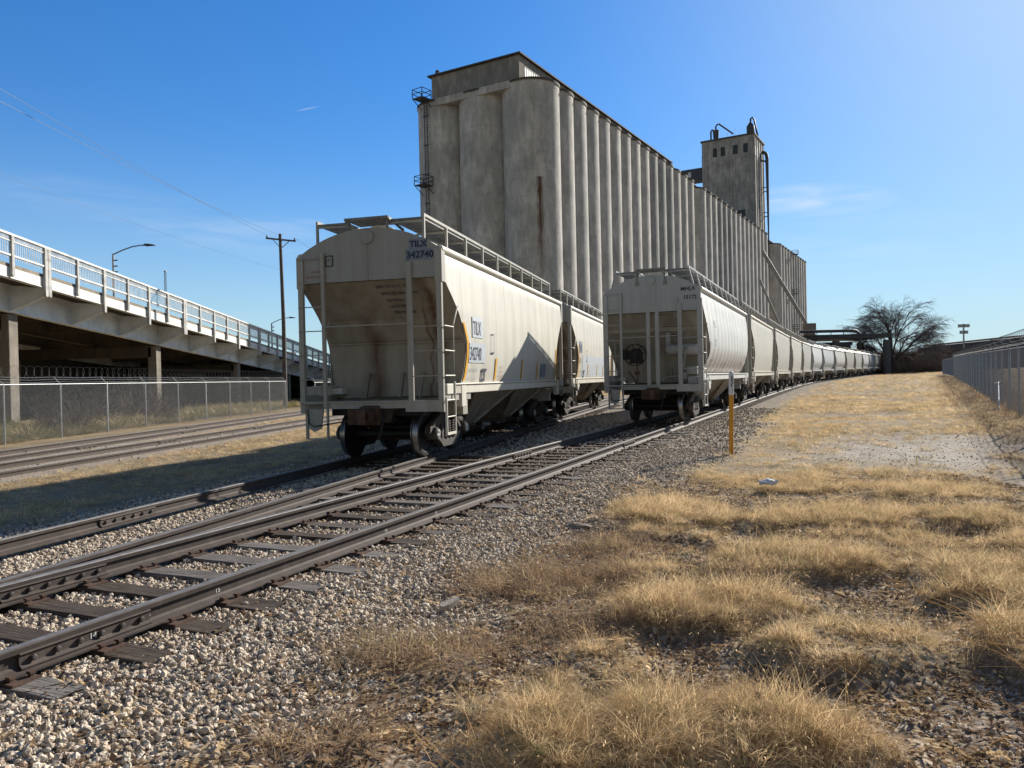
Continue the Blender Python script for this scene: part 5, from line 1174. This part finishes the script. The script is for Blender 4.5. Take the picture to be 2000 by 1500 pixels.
def bare_tree(loc, label, scale, seed=3, stems=3, group=None, wide=1.):
    e = empty('bare_tree', loc, rnd.uniform(0, 6), label, 'tree', group); go, tr, cr = grow(seed, .95, 6, 4.6, .34, .3, (3, 4), .76, .03)
    r = random.Random(seed)
    for i in range(stems):
        a = i*2.1+.5; go(Vector((.5*math.cos(a), .5*math.sin(a), -.3)), Vector((.35*math.cos(a), .35*math.sin(a), 1)).normalized(), 5.6, .50 if i == 0 else .36, 0)
    t1 = tr.build('trunk', M['bark'], e, 60, fix=False); c1 = cr.build('crown', M['twig'], e, fix=False)
    e.scale = (scale*wide, scale*wide, scale); return e
def big_tree(loc, label, seed=5):
    e = empty('bare_tree', loc, 0, label, 'tree'); r = random.Random(seed); trunk = MB(); crown = MB()
    def go(p, d, L, rad, lv):
        n = 5 if lv < 2 else 3; pts = [p]; q = p; dd = d; mb_ = trunk if lv < 2 else crown
        for i in range(n):
            out = Vector((dd.x, dd.y, 0)); dd = (dd+Vector((r.uniform(-1, 1), r.uniform(-1, 1), r.uniform(-.8, .8)))*.17+out*(.06 if lv < 3 else .10)-Vector((0, 0, .03*lv))).normalized(); q = q+dd*L/n; pts.append(q)
        mb_.tube(pts, rad, 7 if lv < 2 else (4 if lv < 4 else 3), False, r2=rad*.55)
        if lv >= 5: return
        k = (6, 5, 5, 5, 4)[lv]
        for i in range(k):
            f = .30+.70*(i+r.random()*.6)/k; idx = min(n-1, int(f*n)); s_ = pts[idx].lerp(pts[idx+1], min(1, f*n-idx))
            nd = (dd+Vector((r.uniform(-1, 1), r.uniform(-1, 1), r.uniform(-.55, .65)))*(.62 if lv < 3 else .75)).normalized()
            go(s_, nd, L*(.66 if lv else .72)*r.uniform(.75, 1.15), max(.013, rad*.46), lv+1)
    for i, (a, el, L, rad, x0) in enumerate(((.3, 46, 7.2, .34, .4), (1.5, 62, 7.8, .40, .2), (2.7, 50, 7.2, .34, -.4), (3.4, 33, 6.6, .26, -.9), (4.4, 60, 7.6, .36, 0.), (5.5, 52, 7.2, .34, .5), (0., 31, 6.4, .26, .8), (2., 80, 8.2, .38, 0.))):
        c_ = Vector((math.cos(a)*math.cos(R(el)), math.sin(a)*math.cos(R(el)), math.sin(R(el)))); b0 = Vector((x0, 0, -.3)); b1 = Vector((x0*1.5, .2*math.sin(a), 3.4+.5*math.sin(i*2.)))
        rad *= .72; trunk.tube([b0, (b0+b1)/2+Vector((.1, 0, 0)), b1], .36, 8, False, r2=rad); go(b1, c_, L, rad, 0)
    trunk.build('trunk', M['bark'], e, 60, fix=False); crown.build('crown', M['twig'], e, fix=False); e.scale = (.86, .9, 1); return e
big = big_tree((87.2, 176, gz(88)-.3), 'large spreading bare tree behind the loading shed')
def shrub_mesh(seed, w, h, n, mat, nm='crown'):
    r = random.Random(seed); mb_ = MB()
    for i in range(n):
        a = r.uniform(0, 6.28); q = r.random()**.5*w*.35; p = Vector((q*math.cos(a), q*math.sin(a), 0)); d = Vector((math.cos(a)*r.uniform(.1, .9), math.sin(a)*r.uniform(.1, .9), 1)).normalized(); L = h*r.uniform(.5, 1.05); pts = [p]
        for k in range(4): d = (d+Vector((r.uniform(-1, 1), r.uniform(-1, 1), r.uniform(-.6, .5)))*.25).normalized(); p = p+d*L/4; pts.append(p)
        mb_.tube(pts, .03, 3, False, r2=.012)
        for k in range(9):
            s_ = pts[r.randint(1, 4)]; e_ = s_+Vector((r.uniform(-1, 1), r.uniform(-1, 1), r.uniform(-.3, 1)))*L*.22; mb_.tube([s_, e_], .012, 3, False, r2=.006)
    return mb_
def small_tree(loc, seed, s, label, group):
    e = empty('bare_tree', loc, seed, label, 'tree', group); go, tr, cr = grow(seed, .7, 4, 3.0, .16, .5, (3, 4), .74); go(Vector((0, 0, -.2)), Vector((0, 0, 1)), 3.4, .2, 0)
    tr.build('trunk', M['bark'], e, fix=False); cr.build('crown', M['twig'], e, fix=False); e.scale = (s, s, s); return e
tt = small_tree((100, 215, gz(100)), 21, 1.0, 'slender bare tree in the brush behind the dry field', 'bare trees beyond the dry field')
tt2 = small_tree((-18, 96, -.3), 22, .62, 'small bare tree beside the low end of the overpass', 'bare trees beyond the dry field'); tt2['group'] = 'bare trees near the overpass'
k = 0
for (x, y, s) in ((104, 190, .75), (112, 205, .8), (120, 214, .7), (128, 222, .9), (137, 228, .75), (146, 235, .7), (158, 262, .9), (190, 285, 1.0), (198, 292, 1.25), (206, 288, 1.3), (214, 296, 1.2), (222, 290, 1.1), (170, 270, .9), (97, 186, .6), (150, 250, .8), (232, 300, 1.2), (108, 196, .6), (116, 208, .85)):
    c = tt if k == 0 else copy_tree(tt); c.location = (x, y, gz(x)-.2); c.rotation_euler = (0, 0, k*1.3); c.scale = (s*1.25, s*1.25, s); c['group'] = 'bare trees beyond the dry field'; c['label'] = 'one of the slender bare trees lining the far side of the dry field'; k += 1
sb_ = [shrub_mesh(40+i, 4.5, 4.2, 150, None).build('crown', M['brush'], None, fix=False) for i in range(3)]
core = MB()
def bush(x, y, s, sz, label, group, i):
    o_ = sb_[i % 3].copy(); COL.objects.link(o_); o_.name = 'bush'; o_.location = (x, y, gz(x)-.2); o_.scale = (s, s, sz); o_.rotation_euler = (0, 0, i*1.9); tag(o_, label, 'bush', group)
i = 0
for x in np.arange(82, 152, 2.1):
    for row in (0, 1, 2):
        yy = 176+(x-82)*.75+row*3.2+rnd.uniform(-1, 1); bush(x+rnd.uniform(-.7, .7)+row*.6, yy, rnd.uniform(1.0, 1.4), rnd.uniform(1.15, 1.5), 'one of the dark leafless bushes in the brush line beyond the dry field', 'dark brush line beyond the dry field', i); i += 1
for (x, y, s) in ((88, 170, .9), (91, 172, .8), (86, 173, 1.0), (94, 171, .7)): bush(x, y, s, s*.8, 'dark bush at the foot of the large bare tree', 'bushes under the large bare tree', i); i += 1
for (x, y, s) in ((-21, 36, .45), (-22.5, 41, .5), (-21.0, 46, .4), (-24, 50, .6), (-22, 31, .3)): bush(x, y, s, s, 'leafless shrub among the weeds between the left fence and the overpass', 'shrubs behind the left fence', i); i += 1
for o_ in sb_: bpy.data.objects.remove(o_)
# distant ramp on the right horizon
rw = empty('distant_ramp', (190, 310, 0), 0, 'long dark embankment wall rising to the right on the horizon', 'retaining wall')
t = MB(); t.add([(-24, 0, -2), (90, -30, -2), (90, -30, 20.5), (-24, 0, 10.8), (-24, 4, -2), (90, -26, -2), (90, -26, 20.5), (-24, 4, 10.8)], [(0,1,2,3),(7,6,5,4),(3,2,6,7),(0,4,5,1),(1,5,6,2),(3,7,4,0)]); t.build('ramp_wall', M['darksteel'], rw)
t = MB(); t.add([(-24, -.3, 10.9), (90, -30.3, 20.6), (90, -30.3, 21.3), (-24, -.3, 11.6), (-24, .3, 10.9), (90, -29.7, 20.6), (90, -29.7, 21.3), (-24, .3, 11.6)], [(0,1,2,3),(7,6,5,4),(3,2,6,7),(0,4,5,1),(1,5,6,2),(3,7,4,0)]); t.build('ramp_parapet', M['deckc'], rw)
# litter and debris
def lump(name, loc, s, mat, label, cat, seed, flat=.4):
    bm = bmesh.new(); bmesh.ops.create_icosphere(bm, subdivisions=3, radius=1.); r = random.Random(seed)
    ph = [r.uniform(0, 6) for _ in range(6)]
    for v in bm.verts:
        p = v.co; f = 1+.28*math.sin(3.1*p.x+ph[0])*math.cos(2.7*p.y+ph[1])+.18*math.sin(6*p.z+ph[2]+4*p.x)+.10*math.sin(11*p.y+ph[3])
        v.co = Vector((p.x*s[0]*f, p.y*s[1]*f, max(-.3, p.z)*s[2]*f))
    me = bpy.data.meshes.new(name); bm.to_mesh(me); bm.free(); me.materials.append(mat); [setattr(p, 'use_smooth', False) for p in me.polygons]
    o_ = bpy.data.objects.new(name, me); COL.objects.link(o_); o_.location = loc; return tag(o_, label, cat)
lump('plastic_bag', (3.55, 10.75, gz(3.5)+.05), (.11, .075, .055), M['postwht'], 'crumpled white plastic bag lying in the dry grass', 'plastic bag', 3)
lump('bleached_rag', (.72, 8.52, gz(.7)-.03), (.15, .08, .035), M['deckc'], 'pale flattened rag at the edge of the gravel beside the grass', 'rag', 5)
wd = MB(); wd.prism([(-.14, -.03), (-.05, -.045), (.13, -.03), (.16, .0), (.10, .04), (-.10, .045), (-.15, .01)], 0, .06, 'z')
ob = wd.build('wood_scrap', simple('grey_wood', (0.30, 0.26, 0.22), .9, 0, .4, 20, .5), None, bevel=.008); ob.location = (-.50, 5.62, gz(-.5)-.03); ob.rotation_euler = (.25, -.1, .9); ob.scale = (.68, .7, .8); tag(ob, 'broken chunk of grey wood lying on the gravel', 'wood scrap')
# ------------------------------------------------------------------ scattered stuff (stones, grass), instanced by geometry nodes
def proto_col(name, obs):
    c = bpy.data.collections.new(name)
    for o_ in obs: c.objects.link(o_)
    return c
def raw_obj(name, v, f, mat, smooth=False):
    me = bpy.data.meshes.new(name); me.from_pydata([tuple(p) for p in v], [], f); me.materials.append(mat)
    if smooth: me.polygons.foreach_set('use_smooth', [True]*len(f))
    return bpy.data.objects.new(name, me)
def stones(n):
    out = []
    for i in range(n):
        bm = bmesh.new(); bmesh.ops.create_icosphere(bm, subdivisions=1, radius=.5); r = random.Random(i+100)
        pl = [(Vector((r.gauss(0, 1), r.gauss(0, 1), r.gauss(0, 1))).normalized(), r.uniform(.26, .42)) for _ in range(7)]
        sx = (r.uniform(.8, 1.25), r.uniform(.7, 1.1), r.uniform(.55, .85))
        bmesh.ops.subdivide_edges(bm, edges=bm.edges, cuts=1, use_grid_fill=True) if False else None
        for v in bm.verts:
            p = v.co.copy()*(1+r.uniform(-.12, .12))
            for nrm, d in pl:
                q = p.dot(nrm)
                if q > d: p -= nrm*(q-d)
            v.co = Vector((p.x*sx[0], p.y*sx[1], p.z*sx[2]))
        me = bpy.data.meshes.new('stone'); bm.to_mesh(me); bm.free(); me.materials.append(M['stone']); out.append(bpy.data.objects.new('stone_shape', me))
    return out
def tuft(seed, n, h, r, w, mat, curl=.6, mode=0, heads=0.):
    rr = random.Random(seed); v = []; f = []
    for i in range(n):
        a = rr.uniform(0, 6.283); q = r*rr.random()**.5; x, y = q*math.cos(a), q*math.sin(a); L = h*rr.uniform(.45, 1.1)
        ba = a+rr.uniform(-1.2, 1.2); tilt = rr.uniform(.05, .55)+curl*.5*q/r; b = len(v); wv = w*rr.uniform(.6, 1.2); nx, ny = -math.sin(ba+rr.uniform(-1, 1)), math.cos(ba)
        px, py, pz, t_ = x, y, -.01, tilt; segs = 3
        kink = rr.uniform(-.5, .5)
        for k in range(segs+1):
            ww = wv*(1-.8*k/segs); v += [(px-nx*ww/2, py-ny*ww/2, pz), (px+nx*ww/2, py+ny*ww/2, pz)]
            t_ += curl*rr.uniform(.1, .7); d = L/segs; ba += kink*.6
            px += math.cos(ba)*math.sin(t_)*d; py += math.sin(ba)*math.sin(t_)*d; pz += math.cos(t_)*d
        for k in range(segs): f.append((b+2*k, b+2*k+1, b+2*k+3, b+2*k+2))
        if rr.random() < heads:
            b = len(v); s_ = .0022; v += [(px, py, pz-s_*3), (px+s_, py, pz), (px, py, pz+s_*3), (px-s_, py, pz)]; f.append((b, b+1, b+2, b+3))
    return raw_obj('grass_tuft', v, f, mat)
def scatter(name, P, Rr, S, coln, kind='stuff'):
    n = len(P); me = bpy.data.meshes.new(name); me.vertices.add(n); me.vertices.foreach_set('co', P.astype(np.float32).ravel())
    a = me.attributes.new('rot', 'FLOAT_VECTOR', 'POINT'); a.data.foreach_set('vector', Rr.astype(np.float32).ravel())
    a = me.attributes.new('scl', 'FLOAT_VECTOR', 'POINT'); a.data.foreach_set('vector', S.astype(np.float32).ravel()); me.update()
    ob = bpy.data.objects.new(name, me); COL.objects.link(ob); tag(ob, kind=kind)
    ng = bpy.data.node_groups.new(name+'_nodes', 'GeometryNodeTree'); ng.interface.new_socket('Geometry', in_out='INPUT', socket_type='NodeSocketGeometry'); ng.interface.new_socket('Geometry', in_out='OUTPUT', socket_type='NodeSocketGeometry')
    N = ng.nodes; gi = N.new('NodeGroupInput'); go_ = N.new('NodeGroupOutput'); ip = N.new('GeometryNodeInstanceOnPoints'); ci = N.new('GeometryNodeCollectionInfo')
    ci.inputs['Collection'].default_value = coln; ci.inputs['Separate Children'].default_value = True; ci.inputs['Reset Children'].default_value = True
    ra = N.new('GeometryNodeInputNamedAttribute'); ra.data_type = 'FLOAT_VECTOR'; ra.inputs[0].default_value = 'rot'; sa = N.new('GeometryNodeInputNamedAttribute'); sa.data_type = 'FLOAT_VECTOR'; sa.inputs[0].default_value = 'scl'
    er = N.new('FunctionNodeEulerToRotation'); ri = N.new('FunctionNodeRandomValue'); ri.data_type = 'INT'; ri.inputs['Min'].default_value = 0 if 'Min' in ri.inputs else 0
    for s_ in ri.inputs:
        if s_.name == 'Max' and s_.type == 'INT': s_.default_value = 1000
        if s_.name == 'Min' and s_.type == 'INT': s_.default_value = 0
    ip.inputs['Pick Instance'].default_value = True; l = ng.links.new
    l(gi.outputs[0], ip.inputs['Points']); l(ci.outputs[0], ip.inputs['Instance']); l(ra.outputs['Attribute'], er.inputs[0]); l(er.outputs[0], ip.inputs['Rotation']); l(sa.outputs['Attribute'], ip.inputs['Scale'])
    l([o_ for o_ in ri.outputs if o_.type == 'INT'][0], ip.inputs['Instance Index']); l(ip.outputs[0], go_.inputs[0])
    md = ob.modifiers.new('scatter', 'NODES'); md.node_group = ng; return ob
def in_view(X, Y, mx=.78): return (Y > 2.4) & (np.abs(X) < mx*Y+.9)
def pool(n, x0, x1, y0, y1):
    X = rng.uniform(x0, x1, n); Y = rng.uniform(y0, y1, n); k = in_view(X, Y); return X[k], Y[k]
def on_tie(X, Y, P, ymax, L):
    return np.zeros(X.shape, bool)
# stones
sc_ = proto_col('stone_shapes', stones(10))
Xs, Ys, Ss = [], [], []
def add_st(n, box, lo, hi, cond):
    X, Y = pool(n, *box); g, gr, w, b = masks(X, Y); p = cond(X, Y, g, gr, w, b); k = rng.random(len(X)) < p
    Xs.append(X[k]); Ys.append(Y[k]); Ss.append(lo*(hi/lo)**(rng.random(k.sum())**1.35))
add_st(150000, (-7.5, 3.5, 2.4, 9), .013, .056, lambda X, Y, g, gr, w, b: gr*(1-.85*w)*(1-.8*g))
add_st(60000, (-10, 5, 9, 17), .020, .062, lambda X, Y, g, gr, w, b: gr*(1-.7*g)*(1-.6*w))
add_st(26000, (-8, 14, 17, 34), .05, .095, lambda X, Y, g, gr, w, b: gr*.9)
add_st(30000, (-2, 7, 2.4, 9), .010, .034, lambda X, Y, g, gr, w, b: (1-.7*g)*.75)
add_st(14000, (1, 12, 8, 22), .012, .038, lambda X, Y, g, gr, w, b: np.clip(b, 0, 1)*.6+.10)
add_st(12000, (-3, 6, 2.6, 12), .018, .046, lambda X, Y, g, gr, w, b: (1-gr)*.50*(1-g)*(1-.6*w))
add_st(9000, (-17, -7, 14, 50), .05, .09, lambda X, Y, g, gr, w, b: np.clip(b*1.2, 0, 1)*.12)
X = np.concatenate(Xs); Y = np.concatenate(Ys); S = np.concatenate(Ss); Z = height(X, Y)
# keep tie tops and rail feet mostly clear
def tie_hit(X, Y, obs):
    hit = np.zeros(X.shape, bool)
    for o_ in obs:
        lx, ly = o_.location.x, o_.location.y; h = -o_.rotation_euler.z; dx, dy = X-lx, Y-ly; u = dx*math.cos(h)-dy*math.sin(h); v = dx*math.sin(h)+dy*math.cos(h)
        endz = rng.random(X.shape) < np.where(np.abs(u) > .98*o_.scale[0], .10, .02)*np.where(Y > 9, 3., 1.); hit |= (np.abs(u) < 1.30*o_.scale[0]) & (np.abs(v) < .108) & ~endz
    return hit
ties = [o_ for o_ in bpy.data.objects if o_.name.startswith('tie') and not o_.name.startswith('tie_plate') and o_.parent and o_.location.y < 34]
th = tie_hit(X, Y, ties); keep = ~th
for P, g in ((MP, .755), (MP, -.755), (TP, .755), (TP, -.755)):
    a = np.array([lat(P, s, g, 0)[:2] for s in np.arange(0, 40, 1.)]); d = np.full(X.shape, 9.)
    for (ax, ay), (bx, by) in zip(a[:-1], a[1:]):
        vx, vy = bx-ax, by-ay; t_ = np.clip(((X-ax)*vx+(Y-ay)*vy)/(vx*vx+vy*vy), 0, 1); d = np.minimum(d, np.hypot(X-ax-t_*vx, Y-ay-t_*vy))
    keep &= d > .085
X, Y, S, Z, th = X[keep], Y[keep], S[keep], Z[keep], th[keep]; n = len(X)
Z = Z+S*rng.uniform(-.25, .35, n)+np.where(th, .02, 0)
scatter('gravel', np.stack([X, Y, Z], -1), rng.uniform(0, 6.28, (n, 3)), np.stack([S, S, S], -1)*1.25, sc_)
# grass
gc = proto_col('grass_shapes', [tuft(i, 90, .11+.025*i, .05+.012*i, .0021, M['grass'], .7+.1*i, heads=.05) for i in range(5)]+[tuft(15, 22, .27, .05, .0022, M['grass'], .6, heads=.4), tuft(16, 50, .12, .07, .0024, M['weed'], 1.)]+[tuft(9, 80, .12, .08, .0024, M['grassd'], .7), tuft(10, 60, .10, .09, .0028, M['grass'], 1.3)])
gf = proto_col('far_grass_shapes', [tuft(20+i, 46, .24, .28, .012, M['grass'], .8) for i in range(4)]+[tuft(29, 44, .2, .28, .011, M['grassd'], .8)])
wc = proto_col('weed_shapes', [tuft(50+i, 28, .24, .12, .0034, M['weed'], 1.0, heads=.5) for i in range(4)]+[tuft(58, 22, .16, .12, .0028, M['grass'], 1.2), tuft(59, 30, .13, .12, .003, M['grass'], 1.3), tuft(60, 24, .2, .14, .003, M['grassd'], 1.1)])
wc2 = proto_col('scrub_shapes', [tuft(90+i, 50, .22, .2, .007, M['weed'], .9) for i in range(2)]+[tuft(95, 50, .22, .2, .007, M['grassd'], .9)])
grn = proto_col('green_shapes', [tuft(70+i, 40, .35, .3, .016, M['green'], .8) for i in range(3)]+[tuft(75, 40, .4, .3, .014, M['grass'], .8)])
def add_g(name, n, box, cond, col_, smin, smax, lean=.25, zoff=-.01):
    X, Y = pool(n, *box); g, gr, w, b = masks(X, Y); p, s_ = cond(X, Y, g, gr, w, b); k = rng.random(len(X)) < p; X, Y, s_ = X[k], Y[k], (s_*np.ones(len(X)))[k]; m = len(X)
    Z = height(X, Y)+zoff; sc1 = rng.uniform(smin, smax, m)*s_
    rot = np.stack([rng.normal(0, lean, m), rng.normal(0, lean, m), rng.uniform(0, 6.28, m)], -1)
    print(name, m)
    return scatter(name, np.stack([X, Y, Z], -1), rot, np.stack([sc1, sc1, sc1*rng.uniform(.8, 1.15, m)], -1), col_)
add_g('dry_grass', 76000, (-2, 8.5, 2.3, 12.5), lambda X, Y, g, gr, w, b: (np.clip((g-.12)*1.3, 0, 1)*(1-.4*gr)*np.clip((fbm(X, Y, .21)-.33)*5, .12, 1), (.30+.75*g)*(.35+1.15*fbm(X, Y, .21))), gc, .6, 1.35, .38)
add_g('mid_grass', 80000, (0, 34, 11, 48), lambda X, Y, g, gr, w, b: (np.clip(g*1.1, 0, 1)*(1-gr)*np.clip(fbm(X, Y, 1.1)*2.2-.2, .15, 1), .35+.95*fbm(X, Y, 1.1)), gf, .35, .62)
add_g('far_grass', 60000, (5, 105, 40, 165), lambda X, Y, g, gr, w, b: (np.clip(g*1.2, 0, 1)*(1-gr)*np.where(np.abs((X-20.5)-(Y-31.5)*.545) < 60, 1, 0), .45+.7*fbm(X, Y, 2.5)), gf, .6, 1.2)
add_g('shaded_grass', 26000, (-14, 0, 8, 45), lambda X, Y, g, gr, w, b: (g*(1-gr)*((X < .2625*Y-6.5)), .35+.7*fbm(X, Y, .9)), gf, .4, .8)
add_g('dry_weeds', 8000, (-2.2, 3.4, 2.5, 9), lambda X, Y, g, gr, w, b: (np.clip(w*.95, 0, 1), .55+.6*w), wc, .7, 1.5, .5)
add_g('sparse_weeds', 18000, (-3, 7, 2.5, 14), lambda X, Y, g, gr, w, b: ((1-g)*.5*(1-.86*gr), .5), wc, .4, .9, .5)
add_g('fence_brush', 9000, (6, 60, 12, 112), lambda X, Y, g, gr, w, b: (np.clip(w, 0, 1)*.8, 1.0), proto_col('brush_shapes', [tuft(80+i, 50, .55, .4, .014, M['weed'], .8) for i in range(3)]+[tuft(84, 50, .5, .4, .013, M['grass'], .9), tuft(85, 50, .5, .4, .013, M['twig'], .9)]), .6, 1.25, .2)
X = rng.uniform(-27, -17.9, 4200); Y = rng.uniform(20, 75, 4200); k = (X < -18.1+(Y-27)*.062); X, Y = X[k], Y[k]; m = len(X); s_ = rng.uniform(.7, 1.6, m)*(.5+1.2*vnoise(X, Y, 3.))
scatter('green_weeds', np.stack([X, Y, height(X, Y)], -1), np.stack([rng.normal(0, .2, m), rng.normal(0, .2, m), rng.uniform(0, 6.28, m)], -1), np.stack([s_, s_, s_], -1), grn)
lo = []
for i in range(5):
    rr = random.Random(i+300); v = []; f = []
    for k in range(14):
        c = Vector((rr.gauss(0, .05), rr.gauss(0, .05), rr.uniform(0, .012))); a = rr.uniform(0, 6.28); L = rr.uniform(.008, .030); w_ = L*rr.uniform(.15, .5); d = Vector((math.cos(a), math.sin(a), rr.uniform(-.3, .5))); q = Vector((-math.sin(a), math.cos(a), rr.uniform(-.5, .5)))
        b = len(v); v += [c-d*L, c+q*w_, c+d*L, c-q*w_]; f.append((b, b+1, b+2, b+3))
    lo.append(raw_obj('litter_shape', v, f, M['litter'] if i < 3 else M['grass']))
add_g('leaf_litter', 17000, (-3, 7, 2.4, 12), lambda X, Y, g, gr, w, b: ((1-.7*g)*(1-.80*gr)*.9, 1.), proto_col('litter_shapes', lo), .7, 1.3, .15, .004)
add_g('dark_scrub', 7000, (2, 60, 9, 90), lambda X, Y, g, gr, w, b: ((g*(1-gr))*(fbm(X+3, Y+7, 2.2) > .57), .6), wc2, 1.0, 2.4, .3)
# long straw stems lying over the weeds and at the right edge
st = MB()
for (cx, cy, n_, L_, sp_) in ((.5, 6.6, 26, .5, .8), (2.9, 4.1, 40, .7, .35), (-.2, 4.8, 14, .35, .7), (1.6, 3.3, 14, .35, .6), (2.2, 3.6, 12, .3, .5), (-.2, 3.35, 22, .35, .18), (1.3, 8.6, 10, .6, .5), (.2, 8.2, 6, .6, .5)):
    for i in range(n_):
        x = cx+rnd.gauss(0, sp_*.5); y = cy+rnd.gauss(0, sp_*.5); a = rnd.uniform(0, 6.28); z = float(height(np.array([x]), np.array([y]))[0]); tl = rnd.uniform(.3, 1.45); L = L_*rnd.uniform(.4, 1.1); p = Vector((x, y, z)); pts = [p]
        for k in range(4): tl += rnd.uniform(0, .22); p = p+Vector((math.cos(a)*math.sin(tl), math.sin(a)*math.sin(tl), max(.02, math.cos(tl))))*L/4; pts.append(p)
        st.tube(pts, .0022, 3, False, r2=.0010)
tag(st.build('straw_stems', M['grass'], None, fix=False), kind='stuff')
